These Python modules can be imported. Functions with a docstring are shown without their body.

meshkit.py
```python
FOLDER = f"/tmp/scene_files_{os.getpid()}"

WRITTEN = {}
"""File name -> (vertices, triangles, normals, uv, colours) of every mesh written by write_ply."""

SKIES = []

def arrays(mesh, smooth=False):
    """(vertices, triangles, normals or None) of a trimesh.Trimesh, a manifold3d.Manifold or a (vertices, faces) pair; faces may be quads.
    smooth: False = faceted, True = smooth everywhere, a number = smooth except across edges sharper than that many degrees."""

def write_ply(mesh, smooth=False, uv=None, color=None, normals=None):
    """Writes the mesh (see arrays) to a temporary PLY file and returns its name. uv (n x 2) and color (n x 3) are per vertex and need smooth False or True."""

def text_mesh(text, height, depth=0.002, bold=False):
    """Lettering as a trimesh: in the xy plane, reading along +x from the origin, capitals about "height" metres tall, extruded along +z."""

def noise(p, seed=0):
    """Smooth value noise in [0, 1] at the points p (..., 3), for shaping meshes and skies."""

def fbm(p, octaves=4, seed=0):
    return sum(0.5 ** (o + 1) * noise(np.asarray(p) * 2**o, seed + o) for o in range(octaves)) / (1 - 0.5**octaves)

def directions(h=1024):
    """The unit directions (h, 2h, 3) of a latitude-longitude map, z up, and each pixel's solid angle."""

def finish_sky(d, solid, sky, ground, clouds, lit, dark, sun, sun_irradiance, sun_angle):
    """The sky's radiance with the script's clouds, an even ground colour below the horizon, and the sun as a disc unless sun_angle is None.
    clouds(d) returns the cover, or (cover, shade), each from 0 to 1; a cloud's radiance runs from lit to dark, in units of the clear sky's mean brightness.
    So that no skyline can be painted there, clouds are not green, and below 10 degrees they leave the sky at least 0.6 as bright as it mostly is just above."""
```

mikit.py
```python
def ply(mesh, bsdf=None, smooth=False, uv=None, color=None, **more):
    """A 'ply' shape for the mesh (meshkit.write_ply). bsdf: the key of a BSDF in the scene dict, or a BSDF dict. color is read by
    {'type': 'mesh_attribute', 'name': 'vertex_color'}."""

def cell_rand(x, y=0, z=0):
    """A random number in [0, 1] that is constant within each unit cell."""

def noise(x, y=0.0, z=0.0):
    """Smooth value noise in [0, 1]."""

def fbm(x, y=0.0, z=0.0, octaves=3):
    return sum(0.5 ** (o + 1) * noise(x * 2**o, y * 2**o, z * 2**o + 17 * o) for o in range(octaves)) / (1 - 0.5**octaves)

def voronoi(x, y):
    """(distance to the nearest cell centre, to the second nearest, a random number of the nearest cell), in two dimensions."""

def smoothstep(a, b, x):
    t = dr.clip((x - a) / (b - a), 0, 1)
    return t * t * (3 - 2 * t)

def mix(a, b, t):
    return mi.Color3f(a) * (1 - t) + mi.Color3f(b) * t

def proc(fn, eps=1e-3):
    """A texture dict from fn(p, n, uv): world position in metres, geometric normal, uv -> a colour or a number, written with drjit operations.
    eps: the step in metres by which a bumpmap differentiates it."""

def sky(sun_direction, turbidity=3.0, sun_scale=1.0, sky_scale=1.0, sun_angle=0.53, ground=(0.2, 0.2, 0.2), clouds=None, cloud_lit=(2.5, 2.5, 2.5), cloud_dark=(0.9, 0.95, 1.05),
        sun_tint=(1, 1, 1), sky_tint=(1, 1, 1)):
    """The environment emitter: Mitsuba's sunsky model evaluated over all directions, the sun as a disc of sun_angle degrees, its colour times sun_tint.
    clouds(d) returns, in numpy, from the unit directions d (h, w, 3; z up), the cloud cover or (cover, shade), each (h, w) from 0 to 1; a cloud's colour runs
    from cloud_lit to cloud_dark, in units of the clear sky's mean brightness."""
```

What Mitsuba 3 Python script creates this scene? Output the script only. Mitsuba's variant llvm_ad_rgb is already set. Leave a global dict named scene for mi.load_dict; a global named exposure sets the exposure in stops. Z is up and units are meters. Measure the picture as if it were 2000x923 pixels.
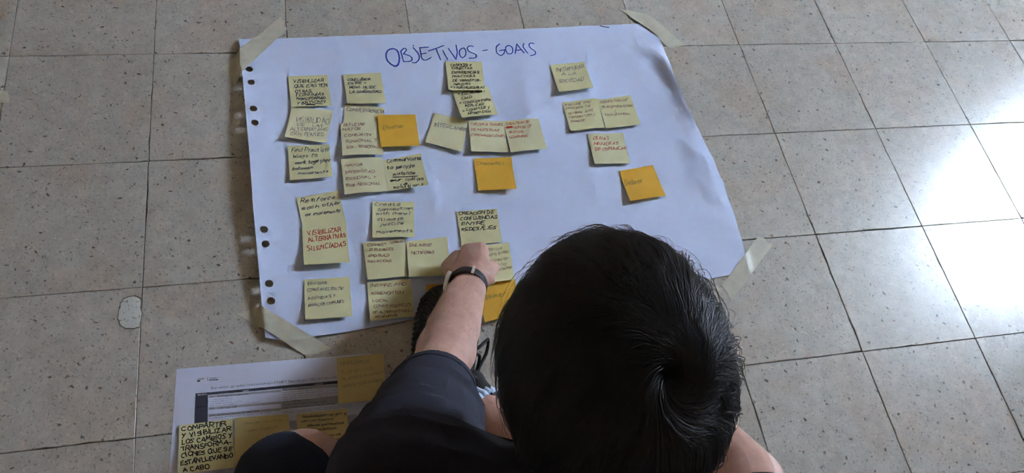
import math, random, numpy as np, trimesh, drjit as dr, mitsuba as mi
import manifold3d as m3
import mikit, meshkit
from mikit import ply, proc, noise, fbm, cell_rand, smoothstep, mix
from scipy.spatial import Delaunay
from shapely.geometry import Polygon, Point

# ------------------------------------------------------------------ camera, sky, exposure
CAM = np.array([0.545036, -1.133385, 1.255914])
RIGHT = np.array([0.9707455, -0.1719420, 0.1675981])
DOWN = np.array([-0.0697633, -0.8698642, -0.4883332])
FWD = np.array([0.2297526, 0.4623551, -0.8564120])
FOCAL = 1549.684                      # in pixels of a 2000 x 923 frame
T = mi.ScalarTransform4f
scene, labels = {}, {}
scene['camera'] = {'type': 'perspective', 'fov_axis': 'x', 'fov': math.degrees(2 * math.atan(1000 / FOCAL)), 'near_clip': 0.02, 'far_clip': 200.0,
                   'to_world': T().look_at(origin=CAM.tolist(), target=(CAM + FWD).tolist(), up=(-DOWN).tolist())}


def overcast(d):
    n = meshkit.fbm(d * 3.0 + 4.0, 4, seed=3)
    return np.ones(d.shape[:2]), np.clip(0.25 + 0.5 * n, 0, 1)


scene['sky'] = mikit.sky((-0.6, 0.2, 0.75), turbidity=4.0, sun_scale=0.0, sky_scale=1.0, ground=(0.25, 0.24, 0.22),
                         clouds=overcast, cloud_lit=(1.45, 1.74, 2.14), cloud_dark=(0.98, 1.22, 1.55))
exposure = 9.45
TILE = 0.25
rng = np.random.default_rng(7)


# ------------------------------------------------------------------ helpers
def at(px, py, z=0.0):
    """The point at height z that the photograph shows at this pixel (how the objects on the floor were measured)."""
    px, py, z = np.broadcast_arrays(np.asarray(px, float), np.asarray(py, float), np.asarray(z, float))
    d = FWD + ((px - 1000) / FOCAL)[..., None] * RIGHT + ((py - 461.5) / FOCAL)[..., None] * DOWN
    return CAM + d * ((z - CAM[2]) / d[..., 2])[..., None]


def put(key, mesh, bsdf, smooth=False, label=None, cat=None, group=None, kind=None, **more):
    k, n = key, 0
    while k in scene:
        n += 1
        k = f'{key}_{n:03d}'
    scene[k] = ply(mesh, bsdf, smooth, **more)
    tag(k, label, cat, group, kind)
    return k


def tag(k, label=None, cat=None, group=None, kind=None):
    d = {a: b for a, b in (('label', label), ('category', cat), ('group', group), ('kind', kind)) if b}
    if d:
        labels[k] = d


used = set()


def thing(name, label, cat, group=None):
    k, n = name, 0
    while k in used:
        n += 1
        k = f'{name}_{n:03d}'
    used.add(k)
    tag(k, label, cat, group)
    return k


def box(x0, y0, z0, x1, y1, z1):
    b = trimesh.creation.box([x1 - x0, y1 - y0, z1 - z0])
    b.apply_translation([(x0 + x1) / 2, (y0 + y1) / 2, (z0 + z1) / 2])
    return b


def unit(v):
    v = np.asarray(v, float)
    return v / np.linalg.norm(v)


def cat_meshes(ms):
    return trimesh.util.concatenate(ms)


def grid_solid(P, thick):
    """A thin solid from a grid of points P (m, n, 3): top face at P, bottom face `thick` lower."""
    m, n = P.shape[:2]
    top = P.reshape(-1, 3)
    bot = top - [0, 0, thick]
    i = np.arange(m * n).reshape(m, n)
    a, b, c, d = i[:-1, :-1].ravel(), i[:-1, 1:].ravel(), i[1:, 1:].ravel(), i[1:, :-1].ravel()
    f = np.vstack([np.stack([a, b, c], 1), np.stack([a, c, d], 1)])
    k = m * n
    ring = np.r_[i[0, :-1], i[:-1, -1], i[-1, :0:-1], i[:0:-1, 0]]
    nx = np.roll(ring, -1)
    side = np.vstack([np.stack([ring, ring + k, nx + k], 1), np.stack([ring, nx + k, nx], 1)])
    t = trimesh.Trimesh(np.vstack([top, bot]), np.vstack([f, f[:, ::-1] + k, side]), process=False)
    if t.face_normals[0][2] < 0:
        t.invert()
    return t


# ------------------------------------------------------------------ materials
def pr(color, rough=0.6, spec=0.5, **k):
    base = color if isinstance(color, dict) else {'type': 'rgb', 'value': list(color)}
    return {'type': 'twosided', 'bsdf': {'type': 'principled', 'base_color': base, 'roughness': rough, 'specular': spec, **k}}


def flecks(x, y, cell, a, b, density, seed):
    """(how deep inside an elongated chip, a random number of that chip): chips scattered one to a cell."""
    gx, gy = dr.floor(x / cell), dr.floor(y / cell)
    best, rid = mi.Float(9), mi.Float(0)
    for i in (-1, 0, 1):
        for j in (-1, 0, 1):
            cx, cy = gx + i, gy + j
            r1, r2, r3, r4 = (cell_rand(cx, cy, seed + q) for q in range(4))
            ux, uy = x - (cx + r1) * cell, y - (cy + r2) * cell
            ang = r3 * 6.2832
            s, c = dr.sin(ang), dr.cos(ang)
            size = 0.55 + 0.9 * r4
            p, q = (ux * c + uy * s) / (a * size), (uy * c - ux * s) / (b * size)
            q = q + 0.35 * p * p - 0.15
            d = dr.sqrt(p * p + q * q)
            d = dr.select(cell_rand(cx, cy, seed + 7) < density, d, 9.0)
            rid = dr.select(d < best, cell_rand(cx, cy, seed + 9), rid)
            best = dr.minimum(d, best)
    return best, rid


def terrazzo(p, n, uv):
    x, y = p.x, p.y
    tx, ty = dr.floor(x / TILE), dr.floor(y / TILE)
    tone = cell_rand(tx, ty, 5)
    ox, oy = x + tone * 3.0, y + cell_rand(tx, ty, 6) * 3.0       # every tile was cast from its own mix
    wx = ox + 0.003 * (noise(ox * 420, oy * 420, 1) - 0.5)
    wy = oy + 0.003 * (noise(ox * 420, oy * 420, 9) - 0.5)
    base = mix((0.40, 0.390, 0.350), (0.445, 0.433, 0.392), tone)
    base = mix(base, base * mi.Color3f(1.02, 0.95, 0.91), smoothstep(0.5, 0.75, fbm(ox * 9, oy * 9, 4, 2)))
    base = base * (0.88 + 0.24 * fbm(ox * 60, oy * 60, 0, 3))
    d, r = flecks(wx, wy, 0.0115, 0.0042, 0.0024, 0.8, 11)
    col = mix(mix((0.39, 0.365, 0.325), (0.53, 0.49, 0.43), r), (0.46, 0.37, 0.31), smoothstep(0.90, 0.97, r))
    base = mix(base, col, 0.42 * smoothstep(1.05, 0.8, d))
    d, r = flecks(wx + 5, wy, 0.0046, 0.0013, 0.00060, 0.72, 31)
    base = base * (1 - (0.14 + 0.50 * r * r) * smoothstep(1.15, 0.6, d))
    d, r = flecks(wx + 3, wy + 4, 0.0088, 0.0024, 0.00080, 0.55, 91)
    base = base * (1 - (0.12 + 0.50 * r) * smoothstep(1.15, 0.6, d))
    d, r = flecks(wx + 9, wy + 2, 0.0075, 0.0022, 0.0008, 0.45, 51)
    base = mix(base, mi.Color3f(0.62, 0.58, 0.52), 0.45 * smoothstep(1.1, 0.6, d))
    d, r = flecks(wx + 2, wy + 7, 0.025, 0.0027, 0.0014, 0.42, 71)
    dark = mix((0.075, 0.065, 0.055), (0.19, 0.165, 0.135), smoothstep(0.2, 0.8, r))
    dark = mix(dark, (0.24, 0.11, 0.08), smoothstep(0.94, 0.96, r))
    return mix(base, dark, 0.9 * smoothstep(1.08, 0.8, d))


def plaster(c):
    def fn(p, n, uv):
        return mi.Color3f(c) * (0.95 + 0.08 * fbm(p.x * 3 + p.z, p.y * 3, p.z * 3, 3))
    return fn


def paper_col(c, amount=0.05):
    def fn(p, n, uv):
        return mi.Color3f(c) * (1 - amount + 2 * amount * fbm(p.x * 60, p.y * 60, 0, 3))
    return fn


def skin_col(p, n, uv):
    a = fbm(p.x * 55, p.y * 55, p.z * 55, 3)
    b = noise(p.x * 400, p.y * 400, p.z * 400)
    return mix((0.44, 0.235, 0.175), (0.56, 0.345, 0.275), a) * (0.93 + 0.1 * b)


def denim_col(p, n, uv):
    w = noise(p.x * 1500, p.y * 1500, p.z * 1500)
    return mix((0.010, 0.013, 0.024), (0.022, 0.028, 0.050), w)


def shirt_col(p, n, uv):
    w = noise(p.x * 1300, p.y * 1300, p.z * 1300)
    return mix((0.022, 0.022, 0.033), (0.033, 0.033, 0.049), w)


def tape_col(p, n, uv):
    w = noise(p.x * 90, p.y * 90) * 0.6 + noise(p.x * 420, p.y * 420) * 0.4
    return mix((0.47, 0.46, 0.37), (0.57, 0.555, 0.46), w)


def patch_col(p, n, uv):
    w = noise(p.x * 420, p.y * 420) * 0.7 + noise(p.x * 150, p.y * 150) * 0.3
    return mix((0.24, 0.24, 0.22), (0.58, 0.60, 0.555), smoothstep(0.16, 0.32, w))


MATS = {
    'm_terrazzo': {'type': 'twosided', 'bsdf': {'type': 'principled', 'base_color': proc(terrazzo), 'specular': 1.0,
                   'roughness': 0.25}},
    'm_grout': pr((0.10, 0.085, 0.07), 0.9, 0.2),
    'm_patch': pr(proc(patch_col), 0.8, 0.3),
    'm_wall': pr(proc(plaster((0.50, 0.355, 0.225))), 0.9, 0.2),
    'm_ceiling': pr(proc(plaster((0.52, 0.44, 0.34))), 0.9, 0.2),
    'm_frame': pr((0.55, 0.5, 0.43), 0.5),
    'm_paper': pr(proc(paper_col((0.59, 0.675, 0.90), 0.02)), 0.62, 0.3),
    'm_sheet': pr(proc(paper_col((0.60, 0.64, 0.80), 0.02)), 0.6, 0.3),
    'm_yellow': pr(proc(paper_col((0.63, 0.615, 0.36), 0.04)), 0.75, 0.2),
    'm_yellow_pale': pr(proc(paper_col((0.65, 0.635, 0.41), 0.04)), 0.75, 0.2),
    'm_ochre': pr(proc(paper_col((0.60, 0.515, 0.25), 0.04)), 0.75, 0.2),
    'm_orange': pr(proc(paper_col((0.74, 0.43, 0.055), 0.04)), 0.75, 0.2),
    'm_tape': pr(proc(tape_col), 0.45, 0.4),
    'i_navy': pr((0.012, 0.014, 0.045), 0.5),
    'i_black': pr((0.010, 0.010, 0.012), 0.5),
    'i_brown': pr((0.22, 0.075, 0.05), 0.6),
    'i_red': pr((0.42, 0.035, 0.02), 0.55),
    'i_violet': pr((0.13, 0.085, 0.11), 0.6),
    'i_pencil': pr((0.20, 0.15, 0.07), 0.6),
    'i_faint': pr((0.34, 0.28, 0.13), 0.6),
    'i_blue': pr((0.03, 0.06, 0.42), 0.5),
    'i_print': pr((0.03, 0.035, 0.075), 0.6),
    'i_head': pr((0.035, 0.038, 0.06), 0.6),
    'i_grey': pr((0.30, 0.31, 0.36), 0.6),
    'i_white': pr((0.70, 0.72, 0.78), 0.6),
    'm_skin': pr(proc(skin_col), 0.48, 0.45),
    'm_hair': pr((0.085, 0.085, 0.092), 0.42, 0.5, metallic=0.92, clearcoat=0.6, clearcoat_gloss=0.3),
    'm_arm_hair': pr((0.26, 0.15, 0.11), 0.5, 0.4),
    'm_shirt': pr(proc(shirt_col), 0.85, 0.2),
    'm_denim': pr(proc(denim_col), 0.8, 0.25),
    'm_denim_edge': pr((0.05, 0.10, 0.22), 0.8, 0.25),
    'm_shoe': pr((0.013, 0.013, 0.014), 0.6, 0.4),
    'm_rubber': pr((0.020, 0.020, 0.020), 0.55, 0.4),
    'm_lace': pr((0.010, 0.010, 0.011), 0.7, 0.3),
    'm_sock': pr({'type': 'mesh_attribute', 'name': 'vertex_color'}, 0.9, 0.1),
    'm_strap': pr((0.012, 0.010, 0.014), 0.45, 0.5),
    'm_steel': {'type': 'twosided', 'bsdf': {'type': 'principled', 'base_color': {'type': 'rgb', 'value': [0.72, 0.69, 0.64]}, 'metallic': 0.7, 'roughness': 0.35}},
    'm_dial': pr((0.75, 0.74, 0.70), 0.3),
}
scene.update(MATS)

# ------------------------------------------------------------------ the room
X0, X1, Y0, Y1, H = -2.5, 4.6, -3.4, 3.2, 3.0
put('floor', box(X0, Y0, -0.12, X1, Y1, -0.0035), 'm_grout', label='terrazzo tile floor', kind='structure')


def tile_mesh(ix, iy):
    """One terrazzo tile: edges slightly chipped and rounded off, seated a little high or low."""
    g = np.random.default_rng(9000 + ix * 97 + iy * 131)
    gaps = g.uniform(0.00015, 0.0007, 4)
    x0, x1 = ix * TILE + gaps[0], (ix + 1) * TILE - gaps[1]
    y0, y1 = iy * TILE + gaps[2], (iy + 1) * TILE - gaps[3]
    n = 13
    s = np.linspace(0, 1, n)[:-1]
    ring = np.vstack([np.c_[x0 + (x1 - x0) * s, 0 * s + y0], np.c_[0 * s + x1, y0 + (y1 - y0) * s],
                      np.c_[x1 - (x1 - x0) * s, 0 * s + y1], np.c_[0 * s + x0, y1 - (y1 - y0) * s]])
    c = np.array([(x0 + x1) / 2, (y0 + y1) / 2])
    chip = np.where(g.random(len(ring)) < 0.12, g.uniform(0.0006, 0.0018, len(ring)), g.uniform(0, 0.00045, len(ring)))
    sgn = np.sign(c - ring) * (np.abs(c - ring) > 0.49 * np.array([x1 - x0, y1 - y0]))
    outer = ring + sgn * chip[:, None]
    inner = outer + sgn * 0.0006
    z = g.uniform(-0.0003, 0.0)
    m = len(ring)
    V = np.vstack([np.c_[inner, np.full(m, z)], np.c_[outer, np.full(m, z - 0.0006)], np.c_[outer, np.full(m, -0.012)], [[*c, z]]])
    i = np.arange(m)
    j = (i + 1) % m
    F = np.vstack([np.c_[i, j, np.full(m, 3 * m)], np.c_[i + m, j + m, j], np.c_[i + m, j, i],
                   np.c_[i + 2 * m, j + 2 * m, j + m], np.c_[i + 2 * m, j + m, i + m]])
    return trimesh.Trimesh(V, F, process=False)


rest = []
for ix in range(-10, 18):
    for iy in range(-13, 13):
        if -3 <= ix <= 11 and -7 <= iy <= 1:
            put('floor__tile', tile_mesh(ix, iy), 'm_terrazzo')
        else:
            a, b = ix * TILE + 0.0007, iy * TILE + 0.0007
            rest.append(box(max(a, X0), max(b, Y0), -0.012, min(a + TILE - 0.0014, X1), min(b + TILE - 0.0014, Y1), 0))
put('floor__tiling', cat_meshes(rest), 'm_terrazzo', kind='stuff')

# a hole in the floor beside one tile corner, filled with pale cement
pts = [(236, 592), (243, 583), (256, 579), (270, 580), (275, 584), (274, 600), (277, 612), (274, 628), (271, 638), (258, 641), (243, 640), (235, 634), (231, 622), (233, 606)]
g = np.random.default_rng(4)
ring = np.array([at(a, b)[:2] for a, b in pts])
ring = np.vstack([[ring[i] + (ring[(i + 1) % len(ring)] - ring[i]) * t + g.normal(0, 0.0004, 2) for t in (0, 0.33, 0.67)] for i in range(len(ring))])
c = ring.mean(0)
lay = [(1.0, -0.004), (1.0, 0.0002), (0.93, 0.0008), (0.6, 0.0006), (0.3, 0.0009)]
V = np.vstack([np.c_[c + (ring - c) * s, z + g.normal(0, 0.0002, len(ring)) * (z > 0)] for s, z in lay] + [[[*c, 0.0007]]])
m = len(ring)
F = []
for k in range(len(lay) - 1):
    for i in range(m):
        j = (i + 1) % m
        F += [[k * m + i, k * m + j, (k + 1) * m + j], [k * m + i, (k + 1) * m + j, (k + 1) * m + i]]
F += [[(len(lay) - 1) * m + i, (len(lay) - 1) * m + (i + 1) % m, len(lay) * m] for i in range(m)]
pm = trimesh.Trimesh(V, F, process=False)
pm.fix_normals()
put('floor__cement_patch', pm, 'm_patch', 30, label='pale rough cement patch beside a tile corner')
V2 = np.vstack([np.c_[c + (ring - c) * 1.05, np.full(m, 0.00012)], [[*c, 0.00012]]])
put('floor__patch_joint', trimesh.Trimesh(V2, [[i, (i + 1) % m, m] for i in range(m)], process=False), 'm_grout', label='dark crack around the cement patch')

WY0, WY1, WZ0, WZ1 = 0.28, 1.08, 1.65, 2.60
put('wall_left', box(X0 - 0.2, Y0 - 0.2, -0.1, X0, Y1 + 0.2, H), 'm_wall', kind='structure', label='plastered wall on the left')
put('wall_back', box(X0, Y0 - 0.2, -0.1, X1, Y0, H), 'm_wall', kind='structure', label='plastered wall behind the camera')
put('wall_front', box(X0, Y1, -0.1, X1, Y1 + 0.2, H), 'm_wall', kind='structure', label='plastered wall ahead')
put('wall_right', cat_meshes([box(X1, Y0 - 0.2, -0.1, X1 + 0.2, WY0, H), box(X1, WY1, -0.1, X1 + 0.2, Y1 + 0.2, H),
                              box(X1, WY0, -0.1, X1 + 0.2, WY1, WZ0), box(X1, WY0, WZ1, X1 + 0.2, WY1, H)]), 'm_wall', kind='structure', label='plastered wall with the window')
put('ceiling', box(X0 - 0.2, Y0 - 0.2, H, X1 + 0.2, Y1 + 0.2, H + 0.15), 'm_ceiling', kind='structure', label='plastered ceiling')
fr = 0.05
put('window_1', cat_meshes([box(X1 + 0.06, WY0, WZ0, X1 + 0.12, WY0 + fr, WZ1), box(X1 + 0.06, WY1 - fr, WZ0, X1 + 0.12, WY1, WZ1),
                            box(X1 + 0.06, WY0 + fr, WZ0, X1 + 0.12, WY1 - fr, WZ0 + fr), box(X1 + 0.06, WY0 + fr, WZ1 - fr, X1 + 0.12, WY1 - fr, WZ1)]),
    'm_frame', kind='structure', label='open window in the right wall')

# ------------------------------------------------------------------ the big sheet of paper
# its outline as measured in the photograph, with the height of the edge above the floor
OUT = [(467.5, 80, 1), (620, 73, 2), (800, 66, 2), (960, 59.5, 3), (1100, 53, 3), (1249, 46.5, 2), (1287, 78, 4), (1300, 108, 12), (1316, 150, 19), (1342, 213, 16), (1368, 256, 14),
       (1392, 305, 14), (1416, 358, 13), (1437, 420, 9), (1452, 480, 5), (1460, 531, 1), (1380, 545, 2), (1190, 569, 3), (1010, 594, 3), (810, 622.5, 3), (680, 647.6, 3), (603, 658.5, 3),
       (552, 665, 4), (518.6, 660, 4), (512, 600, 7), (503, 500, 17), (494, 400, 19), (487, 300, 19), (480, 220, 17), (474, 150, 12)]
OUTW = np.array([at(a, b, h / 1000) for a, b, h in OUT])
PTL, PTR, PBR, PBL = at(467.5, 80), at(1262, 46, 0), at(1462, 533), at(516, 663)


def seg(px):
    return np.array([at(a, b)[:2] for a, b in px])


CREASES = [(seg([(655, 70), (668, 122)]), 0.0024, 0.006), (seg([(835, 300), (850, 420)]), 0.0028, 0.012), (seg([(1140, 60), (1163, 330)]), 0.0036, 0.020),
           (seg([(1150, 330), (1168, 420)]), 0.0024, 0.007), (seg([(700, 250), (722, 520)]), 0.0030, 0.020), (seg([(1280, 112), (1342, 222)]), 0.0060, 0.011),
           (seg([(1250, 110), (1312, 195)]), -0.0030, 0.014), (seg([(1300, 180), (1372, 262)]), 0.0040, 0.012), (seg([(1240, 130), (1295, 112)]), 0.0022, 0.008),
           (seg([(1250, 195), (1300, 185)]), 0.0022, 0.008), (seg([(1330, 290), (1400, 330)]), 0.0030, 0.016), (seg([(1020, 90), (1040, 300)]), 0.0032, 0.024),
           (seg([(960, 150), (985, 330)]), -0.0024, 0.022), (seg([(560, 90), (575, 150)]), 0.001, 0.012), (seg([(770, 420), (800, 640)]), 0.0028, 0.022),
           (seg([(1300, 470), (1420, 520)]), 0.0018, 0.014), (seg([(1350, 420), (1430, 440)]), 0.0022, 0.014), (seg([(1045, 190), (1050, 205)]), 0.0014, 0.005)]


def z_paper(xy):
    """Height of the paper above the floor: lifted left and right borders, soft folds and creases."""
    xy = np.atleast_2d(np.asarray(xy, float)[..., :2])
    z = 0.0016 + 0.0022 * meshkit.fbm(np.c_[xy * 7, 0 * xy[:, :1]], 2, seed=5)
    e = PBL[:2] - PTL[:2]
    v = np.clip((xy - PTL[:2]) @ e / (e @ e), 0, 1)
    dl = (xy - PTL[:2]) @ unit([-e[1], e[0]])
    z += 0.0170 * np.exp(-np.maximum(dl, 0) / 0.060) * np.sin(math.pi * np.clip(v * 0.92 + 0.04, 0, 1)) ** 0.7
    e = PBR[:2] - PTR[:2]
    v = np.clip((xy - PTR[:2]) @ e / (e @ e), 0, 1)
    d = (xy - PTR[:2]) @ unit([e[1], -e[0]])
    wave = np.interp(v, [0, 0.08, 0.2, 0.35, 0.6, 0.85, 1], [0, 0.004, 0.0165, 0.012, 0.0105, 0.004, 0])
    z += wave * np.exp(-np.maximum(-np.abs(d), -9) * 0 - np.maximum(np.abs(d), 0) / 0.055)
    rr = 1 - np.abs(2 * meshkit.fbm(np.c_[xy @ [14, 9], xy @ [-7, 11], 0 * xy[:, 0]], 2, seed=12) - 1)
    z += 0.0045 * (rr ** 3 - 0.35) * np.exp(-np.abs(d) / 0.07) * np.clip(np.minimum(v, 1 - v) * 8, 0, 1)
    for s, a, w in CREASES:
        ab = s[1] - s[0]
        t = (xy - s[0]) @ ab / (ab @ ab)
        d = np.abs((xy - s[0]) @ unit([-ab[1], ab[0]]))
        fade = np.clip(1.25 - np.abs(t - 0.5) * 2 * 0.9, 0, 1)
        z += a * np.exp(-(d / w) ** 1.5) * fade * fade * (3 - 2 * fade)
    return np.maximum(z, 0.0010)


def paper_mesh():
    n = len(OUTW)
    ring = []
    for i in range(n):
        a, b = OUTW[i, :2], OUTW[(i + 1) % n, :2]
        k = max(1, int(np.linalg.norm(b - a) / 0.005))
        ring += [a + (b - a) * t for t in np.arange(k) / k]
    ring = np.array(ring)
    holes = []
    for x, y in ((487, 137), (491, 163), (495.5, 215.5), (498.5, 243), (516.3, 451.5), (519.3, 479), (526, 555), (529.5, 588)):
        c = at(x, y, 0.008)[:2]
        t = np.arange(18) / 18 * 2 * math.pi
        holes.append(c + 0.0068 * np.c_[np.cos(t), np.sin(t)])
    poly = Polygon(ring, [h for h in holes]).buffer(0)
    lo, hi = ring.min(0), ring.max(0)
    gx, gy = np.meshgrid(np.arange(lo[0], hi[0], 0.006), np.arange(lo[1], hi[1], 0.006))
    P = np.c_[gx.ravel(), gy.ravel()]
    import shapely
    inner = poly.buffer(-0.0025)
    P = P[shapely.contains_xy(inner, P[:, 0], P[:, 1])]
    P = np.vstack([ring, *holes, P])
    tri = Delaunay(P).simplices
    c = P[tri].mean(1)
    tri = tri[shapely.contains_xy(poly, c[:, 0], c[:, 1])]
    z = z_paper(P)
    top = np.c_[P, z]
    m = len(P)
    a = np.cross(top[tri[:, 1]] - top[tri[:, 0]], top[tri[:, 2]] - top[tri[:, 0]])[:, 2] < 0
    tri[a] = tri[a][:, ::-1]
    e = np.sort(np.vstack([tri[:, [0, 1]], tri[:, [1, 2]], tri[:, [2, 0]]]), 1)
    raw = np.vstack([tri[:, [0, 1]], tri[:, [1, 2]], tri[:, [2, 0]]])
    _, idx, cnt = np.unique(e, axis=0, return_index=True, return_counts=True)
    b = raw[idx[cnt == 1]]
    side = np.vstack([np.c_[b[:, 0], b[:, 0] + m, b[:, 1] + m], np.c_[b[:, 0], b[:, 1] + m, b[:, 1]]])
    return trimesh.Trimesh(np.vstack([top, top - [0, 0, 0.0003]]), np.vstack([tri, tri[:, ::-1] + m, side]), process=False), poly


PM, PAPER = paper_mesh()
poster = thing('paper_poster', 'large white flip chart sheet with punched left edge and blue heading taped to the tiles', 'paper')
put(f'{poster}__sheet', PM, 'm_paper', 35)


def ribbon(P, w, lift=0.00022):
    """A stroke of ink: a flat band of width w along the points P, a hair above them."""
    P = np.asarray(P, float)
    if len(P) < 2:
        return None
    d = np.gradient(P, axis=0)
    L = np.linalg.norm(d[:, :2], axis=1, keepdims=True)
    d = d / np.maximum(L, 1e-9)
    n = np.c_[-d[:, 1], d[:, 0], 0 * d[:, 0]] * w / 2
    e0, e1 = P[0] - d[0] * w * 0.4, P[-1] + d[-1] * w * 0.4
    Q = np.vstack([e0, P, e1])
    n = np.vstack([n[0] * 0.6, n, n[-1] * 0.6])
    V = np.vstack([Q + n, Q - n]) + [0, 0, lift]
    k = len(Q)
    i = np.arange(k - 1)
    return trimesh.Trimesh(V, np.vstack([np.c_[i, i + k, i + k + 1], np.c_[i, i + k + 1, i + 1]]), process=False)


def spline(pts, per=5):
    p = np.asarray(pts, float)
    if len(p) < 3:
        return np.vstack([p[0] + (p[-1] - p[0]) * t for t in np.linspace(0, 1, 4)])
    q = np.vstack([2 * p[0] - p[1], p, 2 * p[-1] - p[-2]])
    out = []
    for i in range(1, len(q) - 2):
        for t in np.arange(per) / per:
            out.append(0.5 * ((2 * q[i]) + (-q[i - 1] + q[i + 1]) * t + (2 * q[i - 1] - 5 * q[i] + 4 * q[i + 1] - q[i + 2]) * t * t + (-q[i - 1] + 3 * q[i] - 3 * q[i + 1] + q[i + 2]) * t ** 3))
    return np.array(out + [p[-1]])


def straight(pts, per=4):
    p = np.asarray(pts, float)
    return np.vstack([p[i] + (p[i + 1] - p[i]) * t for i in range(len(p) - 1) for t in np.arange(per) / per] + [p[-1:]])


# heading, stroke by stroke, measured on an enlargement (origin 740, 70; 6.06 times)
HEAD = ['~170,150 110,170 85,225 100,290 150,340 200,355 235,320 240,240 215,175 165,148', '~150,338 195,362 230,342', '258,180 275,240 292,302',
        '~255,187 300,148 326,166 305,198 290,214', '~290,214 360,235 395,270 370,300 292,306', '~405,140 450,190 478,240 470,285 435,318 395,315', '405,112 412,122',
        '~485,140 496,210 512,270 545,287 590,275 615,256', '480,142 530,138 585,135', '495,217 560,205', '590,180 680,150 765,118', '675,150 700,215 730,285', '755,175 780,225 812,280',
        '820,150 870,220 912,280', '~912,280 926,200 912,110', '~990,150 955,175 955,225 985,260 1020,240 1030,190 1010,150 985,150',
        '~1115,130 1075,122 1045,150 1070,190 1130,215 1155,240 1130,265 1070,268', '1230,180 1282,170', '~1425,100 1390,135 1395,200 1440,235 1480,210 1486,168', '1428,180 1490,165',
        '~1530,118 1500,140 1510,195 1545,220 1580,200 1580,150 1550,120 1522,119', '1612,215 1632,100', '1630,100 1715,210', '1612,180 1692,170', '~1715,95 1705,130 1735,180 1760,210',
        '~1838,95 1800,88 1775,110 1795,150 1845,185 1850,220 1795,240', '2618,-116 2650,-108 2721,-97']
ms = []
for i, s in enumerate(HEAD):
    pts = [tuple(map(float, q.split(','))) for q in s.lstrip('~').split()]
    pts = spline(pts) if s[0] == '~' else straight(pts)
    w = at(740 + pts[:, 0] / 6.06, 70 + pts[:, 1] / 6.06, 0.003)
    w[:, 2] = z_paper(w)
    ms.append(ribbon(w, 0.0036 if i < 2 else 0.0028, 0.0004))
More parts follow.
